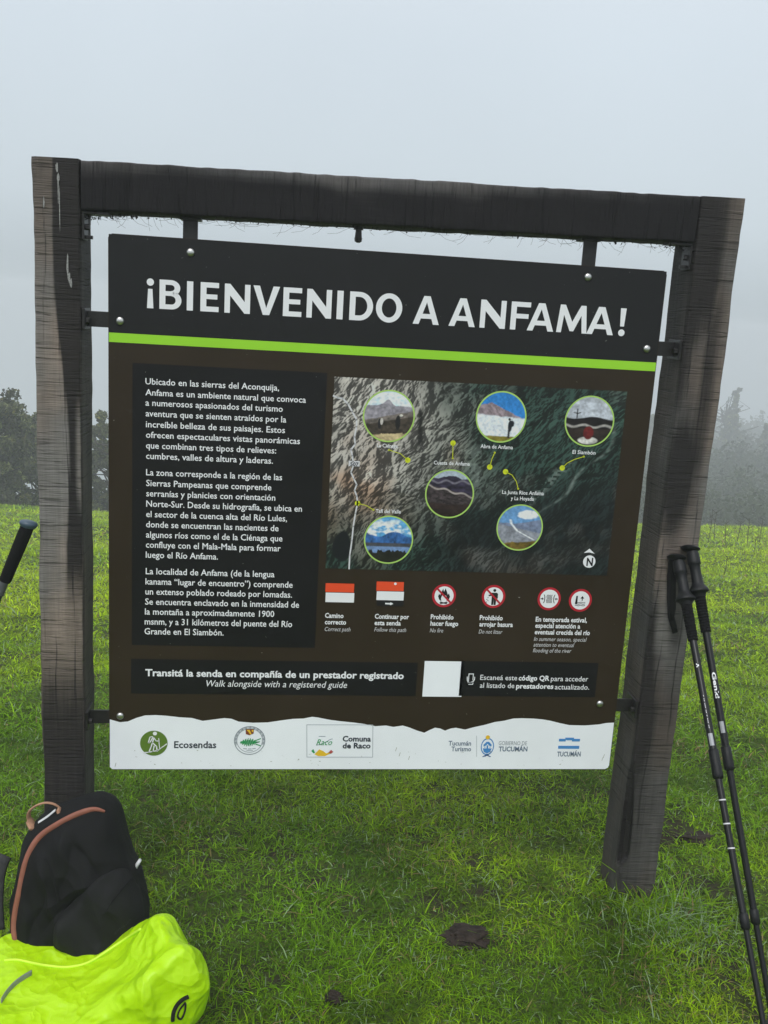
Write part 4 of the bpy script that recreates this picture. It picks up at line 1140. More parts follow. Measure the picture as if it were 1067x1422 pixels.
# ------------------------------------------------------------------ trees in the mist
M['leaf'] = vcol('tree leaf', .6, .3, .25)
M['bark'] = plain('tree bark', (.045, .038, .030), .9, 0, .2, .4, 6, .5, 20)
def tree_data(hgt, rad, seed, leaf, nleaf, nclump, tall=False):
    rg = np.random.default_rng(seed)
    tr = MB(); top = np.array([rg.normal(0, .06) * hgt, rg.normal(0, .06) * hgt, hgt * (.93 if tall else .78)])
    base_c = max(hgt * .25, hgt - rad * 4.5) if tall else hgt * .08
    pts = [np.array([0, 0, -.4]), np.array([0, 0, 0.])] + [top * t + rg.normal(0, .02 * hgt, 3) * np.array([1, 1, 0]) for t in (.25, .5, .75, 1)]
    r0 = hgt * (.007 if tall else .028)
    tr.tube(pts, [r0 * 1.5, r0 * 1.2, r0, r0 * .75, r0 * .5, r0 * .2], 8)
    cl = []
    for k in range(nclump):
        if tall:
            t = rg.uniform(0, 1); zz = base_c + (hgt - base_c) * t; rr = rad * (1 - t) ** .8 * rg.uniform(.1, 1.0) * 1.1 + .04
        else:
            u = rg.uniform(-1, 1); t = (u + 1) / 2; zz = base_c + (hgt * .95 - base_c) * t; rr = rad * math.sqrt(max(.35 if u < 0 else .03, 1 - abs(u * .92) ** 2.2)) * rg.uniform(.35, 1.08)
        a = rg.uniform(0, 2 * math.pi)
        c = np.array([rr * math.cos(a), rr * math.sin(a), zz + rg.normal(0, .03 * hgt)])
        cl.append((c, rad * rg.uniform(.13, .30) * ((1.15 - .8 * t) if tall else 1)))
        s_ = np.array([0, 0, max(.15 * hgt, zz - rr * .7)]); f_ = min(1, s_[2] / top[2]); s_ = top * f_
        mid_ = (s_ + c) / 2 + rg.normal(0, .04 * hgt, 3)
        tr.tube([s_, mid_, c], [r0 * .38, r0 * .22, r0 * .06], 5, cap=False)
    per = nleaf // nclump; V, F, C = [], [], []; nb_ = 0
    for c, q in cl:
        n = int(per * rg.uniform(.5, 1.5))
        p = rg.normal(0, 1, (n, 3)); p /= np.linalg.norm(p, axis=1)[:, None]; p *= (rg.random(n) ** .45)[:, None] * q * np.array([1.15, 1.15, .8])
        p += c
        u_ = rg.normal(0, 1, (n, 3)); u_ /= np.linalg.norm(u_, axis=1)[:, None]
        w_ = np.cross(u_, rg.normal(0, 1, (n, 3))); w_ /= np.linalg.norm(w_, axis=1)[:, None]
        s_ = (leaf * rg.uniform(.6, 1.4, n))[:, None]
        V.append(np.stack([p - u_ * s_, p + w_ * s_ * .55, p + u_ * s_, p - w_ * s_ * .55], 1).reshape(-1, 3))
        F.append(np.arange(n * 4).reshape(n, 4) + nb_); nb_ += n * 4
        tone = rg.uniform(.4, 2.3)  # clump tone varies; the lighter ones paint in leaf highlights
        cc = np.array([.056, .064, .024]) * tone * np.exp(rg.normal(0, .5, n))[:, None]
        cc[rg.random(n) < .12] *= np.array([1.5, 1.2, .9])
        C.append(np.repeat(cc, 4, 0))
    return tr, np.concatenate(V), np.concatenate(F), np.concatenate(C)
def plant_tree(name, px_, py_top, y, rad_px, seed, label, cat, group, leaf, nleaf, nclump, tall=False):
    t = P(px_, py_top, y); x = t[0]
    z0 = float(gz(np.array([x]), np.array([y]))[0])
    D = np.linalg.norm(t - CAM); rad = rad_px / FPX * D
    o = empty(name, (x, y, z0), label, cat, group)
    tr, V, F, C = tree_data(t[2] - z0, rad, seed, leaf, nleaf, nclump, tall)
    org = np.array([x, y, z0])
    mk('trunk', np.array(tr.V) + org, tr.F, M['bark'], o, True)
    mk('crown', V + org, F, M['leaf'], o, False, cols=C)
    return o
GL = 'bushy trees at the left edge of the field'
plant_tree('broadleaf_tree', -14, 543, 21.0, 50, 1, 'dark bushy tree in mist at the far left edge of the photo', 'tree', GL, .052, 24000, 120)
plant_tree('broadleaf_tree', 52, 572, 23.0, 44, 2, 'misty bushy tree half hidden by the left edge of the left post', 'tree', GL, .056, 18000, 95)
plant_tree('broadleaf_tree', 146, 574, 24.5, 34, 3, 'misty bushy tree seen in the gap between left post and board', 'tree', GL, .058, 18000, 95)
GRT = 'faint trees on the right beyond the field'
plant_tree('misty_tree', 905, 585, 92, 22, 11, 'faint foggy tree in the gap between board and right post', 'tree', GRT, .17, 12000, 170, True)
plant_tree('misty_tree', 1021, 558, 96, 24, 12, 'tallest faint foggy tree just right of the right post', 'tree', GRT, .17, 13000, 180, True)
plant_tree('misty_tree', 1066, 596, 88, 22, 13, 'faint foggy tree cut by the right edge of the photo', 'tree', GRT, .17, 12000, 170, True)
# the far wood: one mass of foliage in ranks, each rank farther, taller and paler in the mist
rg = np.random.default_rng(77)
V, F, C = [], [], []; nb_ = 0
for (yr, top_px, num, q0) in ((40, 672, 110, .8), (52, 646, 120, 1.0), (68, 622, 130, 1.4), (100, 602, 150, 2.1), (150, 582, 150, 3.1)):
    for k in range(int(num * 3.6)):
        px_ = rg.uniform(845, 1190) if k < num else (rg.uniform(480, 850) if k % 3 == 0 else rg.uniform(1185, 1760)); y = yr + rg.uniform(-6, 6)
        ty = top_px + 40 * (fbm(np.array([px_ * .03]), np.array([yr * 1.]), 3, 99)[0] - .5) + abs(rg.normal(0, 1)) * 34
        t = P(px_, ty, y); q = q0 * rg.uniform(.6, 1.25); n = 300 if k < num else 110
        p = rg.normal(0, 1, (n, 3)); p /= np.linalg.norm(p, axis=1)[:, None]; p *= (rg.random(n) ** .5)[:, None] * q * np.array([1, 1, 1.3]); p += t - np.array([0, 0, q])
        u_ = rg.normal(0, 1, (n, 3)); u_ /= np.linalg.norm(u_, axis=1)[:, None]; w_ = np.cross(u_, rg.normal(0, 1, (n, 3))); w_ /= np.linalg.norm(w_, axis=1)[:, None]
        s_ = q * rg.uniform(.07, .17, n)[:, None] * (1 if k < num else 1.6)
        V.append(np.stack([p - u_ * s_, p + w_ * s_ * .6, p + u_ * s_, p - w_ * s_ * .6], 1).reshape(-1, 3)); F.append(np.arange(n * 4).reshape(n, 4) + nb_); nb_ += n * 4
        C.append(np.tile(np.array([.042, .056, .026]) * rg.uniform(.7, 1.3), (n * 4, 1)))
wd = mk('distant_wood', np.concatenate(V), np.concatenate(F), M['leaf'], None, False, cols=np.concatenate(C))
tag(wd, 'grey blur of distant woodland fading into fog on the right', 'wood', kind='stuff')

# ================================================================== THINGS ON THE GRASS
from mathutils.bvhtree import BVHTree
def ray(px, py):
    d = FW + (px - W / 2) / FPX * RT - (py - H / 2) / FPX * UP
    return d / np.linalg.norm(d)
def ground_hit(px, py):
    d = ray(px, py); t = .5
    for _ in range(4000):
        p = CAM + d * t
        if p[2] < gz(p[0:1], p[1:2])[0]: return p
        t += .004
    return p
def project(p):
    d = np.asarray(p, float) - CAM; z = d @ FW
    return np.array([W / 2 + FPX * (d @ RT) / z, H / 2 - FPX * (d @ UP) / z])
def bvh_of(V, F): return BVHTree.FromPolygons([tuple(map(float, v)) for v in V], [tuple(map(int, f)) for f in F])
def hit(tree, px, py):
    r = tree.ray_cast(Vector(CAM), Vector(ray(px, py)))
    return None if r[0] is None else (np.array(r[0]), np.array(r[1]))

M['rubber'] = plain('black moulded rubber', (.0055, .006, .007), .5, 0, .3, .2, 80)
M['foam'] = plain('black foam', (.0045, .0045, .005), .85, 0, .15, .25, 200, .5, 900)
M['shaft'] = plain('black anodised shaft', (.004, .004, .0045), .3, .0, .35)
M['teal'] = plain('dark teal shaft', (.016, .030, .036), .30, .2, .5)
M['cap'] = plain('blue grey grip cap', (.045, .075, .105), .4, 0, .5)
M['silver'] = plain('grey printed collar', (.30, .31, .33), .45, .2, .5)
M['webbing'] = plain('black webbing', (.008, .008, .009), .8, 0, .25, .3, 300, .6, 1500)

class Axis:
    def __init__(s, A, B):
        s.A, s.B = np.array(A, float), np.array(B, float); s.L = np.linalg.norm(s.B - s.A); s.d = (s.B - s.A) / s.L
        v = CAM - s.A; v = v - s.d * (v @ s.d); s.n = v / np.linalg.norm(v)      # towards the photographer's side
        s.r = np.cross(s.d, s.n)
    def at(s, t): return s.A + s.d * t
    def s_at(s, py):
        lo, hi = -.2, s.L + .3
        for _ in range(50):
            m_ = (lo + hi) / 2
            if project(s.at(m_))[1] < py: lo = m_
            else: hi = m_
        return lo
def lathe(ax, prof, name, mat, parent, n=18):
    mb_ = MB(); V3, F = [], []
    for (t, r) in prof:
        c = ax.at(t)
        for j in range(n):
            a = 2 * math.pi * j / n; V3.append(c + r * (math.cos(a) * ax.n + math.sin(a) * ax.r))
    for i_ in range(len(prof) - 1):
        for j in range(n): F.append((i_ * n + j, i_ * n + (j + 1) % n, (i_ + 1) * n + (j + 1) % n, (i_ + 1) * n + j))
    F.append(tuple(range(n))[::-1]); F.append(tuple((len(prof) - 1) * n + j for j in range(n)))
    mb_.add(V3, F); o = mb_.build(name, mat, parent, True)
    o.data.set_sharp_from_angle(angle=R(50)); return o
def wrap_text(ax, s, t0, t1, rad, height, ang, mat, parent, bold=.02, flip=-1):
    """lettering curved onto the shaft, reading down the pole"""
    V, F = text_mesh(s, bold, 0, 3)
    q = (V[:, 0] - V[:, 0].min()) / (V[:, 0].max() - V[:, 0].min())
    hh = V[:, 1] / cap_h(bold) * height - height / 2
    a = ang + hh / rad * flip
    c = ax.A[None] + ax.d[None] * (t0 + (t1 - t0) * q)[:, None] + (rad + .0004) * (np.cos(a)[:, None] * ax.n + np.sin(a)[:, None] * ax.r)
    return mk('lettering', c, F, mat, parent)

def trekking_pole(A, B, label, prof_py, lettering):
    ax = Axis(A, B)
    t = empty('trekking_pole', tuple(ax.B), label, 'hiking pole', 'trekking poles leaning on the right post')
    g = prof_py
    sg, sf, se = ax.s_at(g['flange']), ax.s_at(g['foam0']), ax.s_at(g['foam1'])
    lathe(ax, [(.006, .0140), (.015, .0160), (.034, .0166), (.040, .0164), (.042, .0140), (sg * .55, .0134), (sg * .8, .0142), (sg - .014, .0160), (sg - .005, .0225), (sg - .001, .0250), (sg + .003, .0245), (sg + .007, .0180), (sg + .012, .0150), (sg + .016, .0138)], 'grip', M['rubber'], t)
    # mushroom head, tipped towards the palm
    hd = Axis(ax.A - ax.d * .006 - ax.r * 0, ax.A + ax.d * .02)
    hd.d = ax.d + ax.r * .22; hd.d /= np.linalg.norm(hd.d); hd.n = ax.n - hd.d * (ax.n @ hd.d); hd.n /= np.linalg.norm(hd.n); hd.r = np.cross(hd.d, hd.n)
    hd.A = ax.A - hd.d * .010 - hd.r * -.004
    lathe(hd, [(0, .004), (.001, .015), (.0035, .0220), (.007, .0250), (.010, .0235), (.015, .0160)], 'grip_head', M['rubber'], t, 22)
    pr = []; k = 13
    for i_ in range(k * 4 + 1):
        u = i_ / (k * 4); pr.append((sg + .016 + (se - sg - .016) * u, .0128 + .0012 * abs(math.sin(u * k * math.pi)) ** .6 - .0012 * u))
    lathe(ax, pr, 'foam_sleeve', M['foam'], t)
    sl, sl2 = ax.s_at(g['lock0']), ax.s_at(g['lock1'])
    lathe(ax, [(se - .004, .0092), (sl + .004, .0092)], 'upper_shaft', M['shaft'], t)
    lathe(ax, [(sl, .0094), (sl + .003, .0122), ((sl + sl2) / 2, .0118), (sl2 - .012, .0128), (sl2 - .003, .0122), (sl2, .0085)], 'lock_collar', M['rubber'], t)
    sj, tip = ax.s_at(g['joint']), ax.L
    lathe(ax, [(sl2 - .004, .0080), (sj + .004, .0080)], 'middle_shaft', M['shaft'], t)
    lathe(ax, [(sj, .0082), (sj + .003, .0106), (sj + .030, .0106), (sj + .034, .0070)], 'lock_collar', M['rubber'], t)
    lathe(ax, [(sj + .03, .0066), (tip - .035, .0062)], 'lower_shaft', M['shaft'], t)
    lathe(ax, [(tip - .085, .007), (tip - .08, .024), (tip - .076, .025), (tip - .070, .008)], 'basket', M['rubber'], t)
    lathe(ax, [(tip - .05, .0085), (tip - .012, .0062), (tip - .010, .0035), (tip, .0028)], 'tip', M['silver'], t)
    for (py, w_) in g['bands']:
        s0 = ax.s_at(py)
        lathe(ax, [(s0, .0083), (s0 + w_, .0083)], 'white_band', M['ink_soft'], t)
    for (py0, py1) in g['labels']:
        s0, s1 = ax.s_at(py0), ax.s_at(py1); n = 6; V3, F = [], []
        for q in (s0, s1):
            for j in range(n + 1):
                a = -.55 + 1.1 * j / n; V3.append(ax.at(q) + .0097 * (math.cos(a) * ax.n + math.sin(a) * ax.r))
        for j in range(n): F.append((j, j + 1, n + 2 + j, n + 1 + j))
        mk('printed_label', V3, F, M['silver'], t)
    for (s_, py0, py1, hgt, ang, bold, rd) in lettering:
        wrap_text(ax, s_, ax.s_at(py0), ax.s_at(py1), rd, hgt, ang, M['ink'], t, bold)
    return t, ax
tA = P(942, 776, YF - .022); bA = ground_hit(1082, 1540)
tB = P(961, 763, YF - .022); bB = ground_hit(1083, 1475)
poleA, axA = trekking_pole(tA, bA, 'lower of two black trekking poles on right post, strap dangling from its grip',
    dict(flange=832, foam0=840, foam1=890, lock0=1040, lock1=1082, joint=1268, bands=[(1110, .003), (1143, .003), (1177, .003)], labels=[(1019, 1036)]),
    [('^', 922, 928, .010, .2, .03, .0092), ('- -- --- -- - --- --', 966, 1012, .0042, -.1, .02, .0092)])
poleB, axB = trekking_pole(tB, bB, 'upper of two black trekking poles on right post, white lettering down its shaft',
    dict(flange=820, foam0=828, foam1=878, lock0=1036, lock1=1070, joint=1262, bands=[(1040, .002)], labels=[(1002, 1018)]),
    [('Genki', 934, 970, .0090, -.15, .03, .0092)])
# wrist strap hanging from the lower pole's grip
mb = MB()
y0 = YF - .012
mb.tube([P(940, 774, YF - .03), P(933, 779, y0 - .004), P(931, 800, y0), P(931, 830, y0), P(932, 856, y0), P(936, 870, y0), P(938, 879, y0)], [.008, .0085, .0085, .0085, .0085, .008, .007], 8, flat=(1, .14))
mb.tube([P(942, 776, YF - .032), P(937, 784, y0 - .006), P(935, 812, y0 - .005), P(935, 845, y0 - .005), P(933, 860, y0 - .004)], [.006, .0075, .0075, .0075, .006], 8, flat=(1, .14))
mb.build('wrist_strap', M['webbing'], poleA, True)

# ---- the pole at the left edge
tL = P(40, 727, YF - .004); tL[0] = min(tL[0], LX0 - .004)
bL = np.array([tL[0] - .395, -.18, 0]); bL[2] = gz(bL[0:1], bL[1:2])[0]
ax = Axis(tL, bL)
pl = empty('trekking_pole', tuple(bL), 'single hiking pole with blue grey capped foam grip leaning on left post', 'hiking pole')
hd = Axis(ax.A, ax.B); hd.d = ax.d - ax.r * .15; hd.d /= np.linalg.norm(hd.d); hd.n = ax.n - hd.d * (ax.n @ hd.d); hd.n /= np.linalg.norm(hd.n); hd.r = np.cross(hd.d, hd.n); hd.A = ax.A - hd.d * .008
lathe(hd, [(0, .005), (.001, .013), (.0035, .0190), (.0075, .0215), (.012, .0205), (.018, .0160)], 'grip_cap', M['cap'], pl, 22)
s1 = ax.s_at(808)
lathe(ax, [(.004, .0155), (.03, .0162), (s1 * .5, .0155), (s1 - .006, .0142), (s1, .012)], 'foam_grip', M['foam'], pl)
lathe(ax, [(s1 - .003, .0098), (s1 + .010, .0104), (s1 + .012, .0098), (s1 + .022, .0102), (s1 + .034, .0098)], 'ring', plain('dull grey ring', (.085, .09, .095), .45, .3, .5), pl)
lathe(ax, [(s1 + .030, .0086), (.62, .0086)], 'upper_shaft', M['teal'], pl)
lathe(ax, [(.61, .0088), (.615, .0118), (.65, .0118), (.655, .008)], 'lock_collar', M['rubber'], pl)
lathe(ax, [(.65, .0072), (ax.L - .03, .0066)], 'lower_shaft', M['teal'], pl)
lathe(ax, [(ax.L - .085, .007), (ax.L - .08, .024), (ax.L - .076, .025), (ax.L - .07, .008)], 'basket', M['rubber'], pl)
lathe(ax, [(ax.L - .05, .008), (ax.L - .012, .006), (ax.L - .01, .0035), (ax.L, .0028)], 'tip', M['silver'], pl)

# ---- black rucksack
M['pack'] = plain('black pack cloth', (.0042, .0044, .0050), .78, 0, .22, .25, 25, .5, 1400)
M['pocket'] = plain('dark grey pack cloth', (.0072, .0074, .0080), .78, 0, .25, .25, 25, .5, 1400)
M['zip'] = plain('coral zip trim', (.235, .085, .055), .55, 0, .35, .12, 60)
M['tan'] = plain('tan webbing', (.36, .20, .125), .7, 0, .3, .15, 120, .4, 900)
M['greyweb'] = plain('grey strap cloth', (.040, .040, .042), .8, 0, .3, .2, 80, .5, 900)
M['whitep'] = plain('white plastic', (.62, .63, .64), .4)
ez = np.array([0, .28, 1.0]); ez /= np.linalg.norm(ez)
ex = np.array([1.0, 0, 0]); ey = np.cross(ez, ex)          # the pack leans back on the post, front towards the path
PC = P(105, 1250, -.26)
def pk(x, y, z): return PC + ex * x + ey * y + ez * z
def to_plane(px, py):
    d = ray(px, py); t = ((PC - CAM) @ ey) / (d @ ey); q = CAM + d * t - PC
    return q @ ex, q @ ez
def polar(pts):
    """closed outline through the points, as radius by angle"""
    q = np.array([to_plane(*p) for p in pts]); c = q.mean(0); a = np.arctan2(q[:, 1] - c[1], q[:, 0] - c[0]); r = np.hypot(*(q - c).T)
    o_ = np.argsort(a); a, r = a[o_], r[o_]
    aa = np.concatenate([a - 2 * math.pi, a, a + 2 * math.pi]); rr = np.concatenate([r, r, r])
    g = np.linspace(-math.pi, math.pi, 360, endpoint=False); v_ = np.interp(g, aa, rr)
    ker = np.hanning(25); ker /= ker.sum(); v_ = np.convolve(np.concatenate([v_[-30:], v_, v_[:30]]), ker, 'same')[30:-30]
    return c, lambda th: np.interp((th + math.pi) % (2 * math.pi), np.linspace(0, 2 * math.pi, 361), np.append(v_, v_[0]))
pack = empty('backpack', tuple(P(110, 1330, -.2)), 'black backpack with coral zip and tan top loop leaning at the left post', 'backpack')
RIM = [(147, 1126), (128, 1122), (105, 1130), (80, 1142), (57, 1157), (42, 1175), (32, 1200), (25, 1235), (17, 1275), (16, 1310), (24, 1350), (60, 1388), (110, 1398), (165, 1385), (190, 1350), (199, 1310), (199, 1275), (191, 1238), (176, 1196), (163, 1160), (157, 1138)]
rc, rr_of = polar(RIM)
def crease_fn(x, z, k=1.0):
    w1 = 1 - np.abs(2 * fbm(x * 9 + 3, z * 6 + x * 5, 3, 201) - 1)
    w2 = 1 - np.abs(2 * fbm(x * 17 + z * 10, z * 9 - 5 - x * 6, 2, 203) - 1)
    fold = np.zeros_like(x)
    for (x0, z0, an, ln, w_, h_) in ((-.055, .03, 1.9, .09, .014, .014), (-.02, .06, 1.35, .08, .016, -.012), (-.075, -.02, 1.25, .08, .012, -.012), (.03, .05, .5, .10, .014, .012), (-.01, .0, .75, .09, .010, -.010), (.045, .09, 2.3, .06, .012, -.010)):
        u_ = (x - x0) * math.cos(an) + (z - z0) * math.sin(an); v_ = -(x - x0) * math.sin(an) + (z - z0) * math.cos(an)
        fold = fold + h_ * np.exp(-np.abs(v_ + .004 * np.sin(u_ * 60)) / w_) * np.exp(-(u_ / ln) ** 4)
    return k * (.034 * (w1 - .6) + .015 * (w2 - .6) + fold)
def face_y(x, z, r): return -.050 * (1 - r ** 4) - crease_fn(x, z) * (1 - r ** 5)
def body_y(x, z):
    th_ = np.arctan2(z - rc[1], x - rc[0]); r = np.clip(np.hypot(x - rc[0], z - rc[1]) / rr_of(th_), 0, 1)
    return face_y(x, z, r)
nr, na = 60, 170
th = np.linspace(0, 2 * math.pi, na, endpoint=False); R0 = rr_of(th); cT, sT = np.cos(th), np.sin(th)
rows = []
for i_ in range(nr + 1):
    r = i_ / nr; x, z = rc[0] + R0 * r * cT, rc[1] + R0 * r * sT; rows.append((x, face_y(x, z, r), z))
DEP = .14
for q in np.linspace(.05, 1, 24):
    bul = 1 + (.03 + .15 * np.clip(np.cos(th - R(140)), 0, 1) ** .7) * math.sin(math.pi * min(q * .8 + .04, 1)) - .08 * q ** 3
    wr = .016 * (fbm(np.cos(th) * 3 + 4, np.sin(th) * 3 + q * 2.5, 3, 207) - .5) * math.sin(math.pi * q)
    x, z = rc[0] + R0 * bul * cT + wr * cT, rc[1] + R0 * bul * sT + wr * sT; rows.append((x, np.full(na, DEP * q) + wr, z))
for r in (.8, .5, .25, .02): rows.append((rc[0] + R0 * r * .97 * cT, np.full(na, DEP + .02 * (1 - r)), rc[1] + R0 * r * .97 * sT))
V3 = []
for (x, y, z) in rows: V3 += [pk(*p) for p in zip(x, y, z)]
F = [(i_ * na + j, i_ * na + (j + 1) % na, (i_ + 1) * na + (j + 1) % na, (i_ + 1) * na + j) for i_ in range(len(rows) - 1) for j in range(na)]
body = mk('body', V3, F, M['pack'], pack, True)
btree = bvh_of(V3, F)
def on_mesh(tree__, pts, lift):
    out = []
    for p in pts:
        h_ = hit(tree__, *p)
        if h_:
            v_ = CAM - h_[0]; out.append(h_[0] + v_ / np.linalg.norm(v_) * lift)
    return out
def smooth_path(p, n=40):
    p = [np.array(q) for q in p]; out = []
    for i_ in range(len(p) - 1):
        a, b2, c, d = p[max(i_ - 1, 0)], p[i_], p[i_ + 1], p[min(i_ + 2, len(p) - 1)]
        for t in np.linspace(0, 1, max(2, n // (len(p) - 1)), endpoint=False):
            out.append(.5 * ((2 * b2) + (-a + c) * t + (2 * a - 5 * b2 + 4 * c - d) * t * t + (-a + 3 * b2 - 3 * c + d) * t ** 3))
    out.append(p[-1]); return out
# front pocket, proud of the body with its own outline
kc, kr_of = polar([(88, 1264), (104, 1247), (121, 1231), (138, 1213), (154, 1203), (169, 1199), (180, 1206), (188, 1224), (196, 1250), (199, 1280), (197, 1312), (180, 1345), (140, 1362), (105, 1352), (86, 1320), (82, 1290)])
pV, pF = [], []; nk, mk_ = 34, 110; t_ = np.linspace(0, 2 * math.pi, mk_, endpoint=False); K0 = kr_of(t_)
for i_ in range(nk + 3):
    r = min(i_ / nk, 1.0); x, z = kc[0] + K0 * r * np.cos(t_), kc[1] + K0 * r * np.sin(t_)
    y = body_y(x, z) - .016 * (1 - r ** 8) - .003 - crease_fn(x * 1.3 + 5, z * 1.2, .45) * (1 - r ** 4)
    if i_ > nk: y = y + .010 * (i_ - nk)
    pV += [pk(*p) for p in zip(x, y, z)]
for i_ in range(nk + 2):
    for j in range(mk_): pF.append((i_ * mk_ + j, i_ * mk_ + (j + 1) % mk_, (i_ + 1) * mk_ + (j + 1) % mk_, (i_ + 1) * mk_ + j))
pko = mk('front_pocket', pV, pF, M['pocket'], pack, True)
ptree = bvh_of(pV, pF)
p = on_mesh(ptree, [(146, 1268), (155, 1254), (166, 1240), (176, 1228), (184, 1219)], .001)
if len(p) > 2: mb = MB(); mb.tube(smooth_path(p), .0022, 6); mb.build('seam', M['pack'], pko, True)
p = on_mesh(btree, [(62, 1192), (70, 1208), (76, 1228), (82, 1252)], .001)
if len(p) > 2: mb = MB(); mb.tube(smooth_path(p), .0020, 6); mb.build('seam', M['pack'], pack, True)
# coral zip trim round the top rim
p = on_mesh(btree, [(146, 1127), (130, 1124), (105, 1132), (80, 1145), (58, 1160), (45, 1177), (35, 1202), (28, 1236), (21, 1274), (21, 1300), (26, 1318)], .003)
sp_ = smooth_path(p, 80); k = len(sp_)
mb = MB(); mb.tube(sp_, [.0030 + .0050 * min(1, i_ / 12, (k - 1 - i_) / 12 + .2) for i_ in range(k)], 10, flat=(1, .7))
mb.build('zip_trim', M['zip'], pack, True)
# top loop with its padded ends and white tag
yb = PC[1] + .095
mb = MB(); sp_ = smooth_path([P(47, 1152, yb - .02), P(42, 1141, yb), P(40, 1130, yb), P(47, 1121, yb), P(62, 1115, yb), P(76, 1117, yb), P(84, 1124, yb), P(82, 1131, yb - .02)], 44); k = len(sp_)
mb.tube(sp_, [.0080 + .0045 * (abs(i_ / (k - 1) - .5) > .33) for i_ in range(k)], 10, flat=(.34, 1))
mb.build('carry_loop', M['tan'], pack, True)
mb = MB(); mb.tube(smooth_path([P(54, 1142, yb - .012), P(66, 1134, yb - .012), P(77, 1125, yb - .012)], 12), .0055, 8, flat=(.45, 1)); mb.build('white_tag', M['whitep'], pack, True)
# side strap with its white slider, right flank
mb = MB(); mb.tube(smooth_path([P(170, 1188, yb - .06), P(180, 1194, yb - .035), P(188, 1200, yb - .02), P(197, 1207, yb - .02)], 18), .011, 8, flat=(.25, 1)); mb.build('side_strap', M['webbing'], pack, True)
mb = MB(); mb.tube([P(188, 1207, yb - .045), P(191, 1200, yb - .045), P(195, 1194, yb - .045)], [.0055, .0065, .0055], 8, flat=(.7, 1)); mb.build('white_slider', M['whitep'], pack, True)
mb = MB(); mb.tube(smooth_path([P(8, 1188, yb), P(2, 1200, yb - .01), P(-3, 1222, yb - .02), P(-5, 1256, yb - .04), P(-3, 1292, yb - .06)], 24), .016, 10, flat=(1, .3)); mb.build('shoulder_strap', M['greyweb'], pack, True)
# small maker's lettering on the pocket
V, F = text_mesh('QUECHUA', .01, 0, 2, 1.5)
q = (V[:, 0] - V[:, 0].min()) / (V[:, 0].max() - V[:, 0].min())
h0 = hit(ptree, 160, 1298); h1 = hit(ptree, 182, 1277)
if h0 and h1:
    dirx = h1[0] - h0[0]; nrm = CAM - h0[0]; nrm /= np.linalg.norm(nrm)
    upv = np.cross(nrm, dirx); upv /= np.linalg.norm(upv)
    c = h0[0] + dirx * q[:, None] + upv * (V[:, 1] * .0068)[:, None]
    c2 = [np.array(ptree.find_nearest(Vector(p))[0]) + nrm * .0014 for p in c]
    mk('lettering', c2, F, M['greyweb'], pko)

# ---- crumpled hi-vis rain cover in front of it
m, nt, N, L, b = newmat('neon yellow nylon')
b.inputs['Base Color'].default_value = (.52, .86, .001, 1); b.inputs['Roughness'].default_value = .42; b.inputs['Specular IOR Level'].default_value = .45
tc = N.new('ShaderNodeTexCoord'); n1 = N.new('ShaderNodeTexNoise'); n1.inputs['Scale'].default_value = 9; n1.inputs['Detail'].default_value = 3
mv = N.new('ShaderNodeVectorMath'); mv.operation = 'SCALE'; mv.inputs['Scale'].default_value = .10
av = N.new('ShaderNodeVectorMath'); av.operation = 'ADD'
L.new(tc.outputs['Object'], n1.inputs['Vector']); L.new(n1.outputs['Color'], mv.inputs[0]); L.new(tc.outputs['Object'], av.inputs[0]); L.new(mv.outputs[0], av.inputs[1])
prev = None                                     # creased nylon: folded facets at two sizes
for sc_v, st_v in ((13, .42), (34, .30)):
    vo = N.new('ShaderNodeTexVoronoi'); vo.feature = 'F1'; vo.inputs['Scale'].default_value = sc_v; L.new(av.outputs[0], vo.inputs['Vector'])
    bpn = N.new('ShaderNodeBump'); bpn.inputs['Strength'].default_value = st_v; bpn.inputs['Distance'].default_value = .5 / sc_v
    L.new(vo.outputs['Distance'], bpn.inputs['Height'])
    if prev: L.new(prev.outputs[0], bpn.inputs['Normal'])
    prev = bpn
L.new(prev.outputs[0], b.inputs['Normal'])
t_ = N.new('ShaderNodeBsdfTranslucent'); t_.inputs['Color'].default_value = (.52, .86, .001, 1)
mx = N.new('ShaderNodeMixShader'); mx.inputs[0].default_value = .25
L.new(b.outputs[0], mx.inputs[1]); L.new(t_.outputs[0], mx.inputs[2]); L.new(mx.outputs[0], N['Material Output'].inputs['Surface'])
M['neon'] = m
cover = empty('rain_cover', (-.68, -.48, -1.05), 'crumpled neon yellow rain cover heaped in front of the black backpack', 'rain cover')
nu, nv = 260, 120
u = np.linspace(0, 2 * math.pi, nu, endpoint=False); v = np.linspace(-1.2, math.pi / 2, nv)
Ug, Vg = np.meshgrid(u, v)
cxn, cyn = np.cos(Ug), np.sin(Ug)
ca, sa = np.maximum(np.cos(Vg), 0) ** .40, np.sign(np.sin(Vg)) * np.abs(np.sin(Vg)) ** .8
CX, CY, CZ = -.674, -.455, -.93
RX_, RY_, RZ_ = .262, .185, .120
px_ = ca * cxn; py_ = ca * cyn
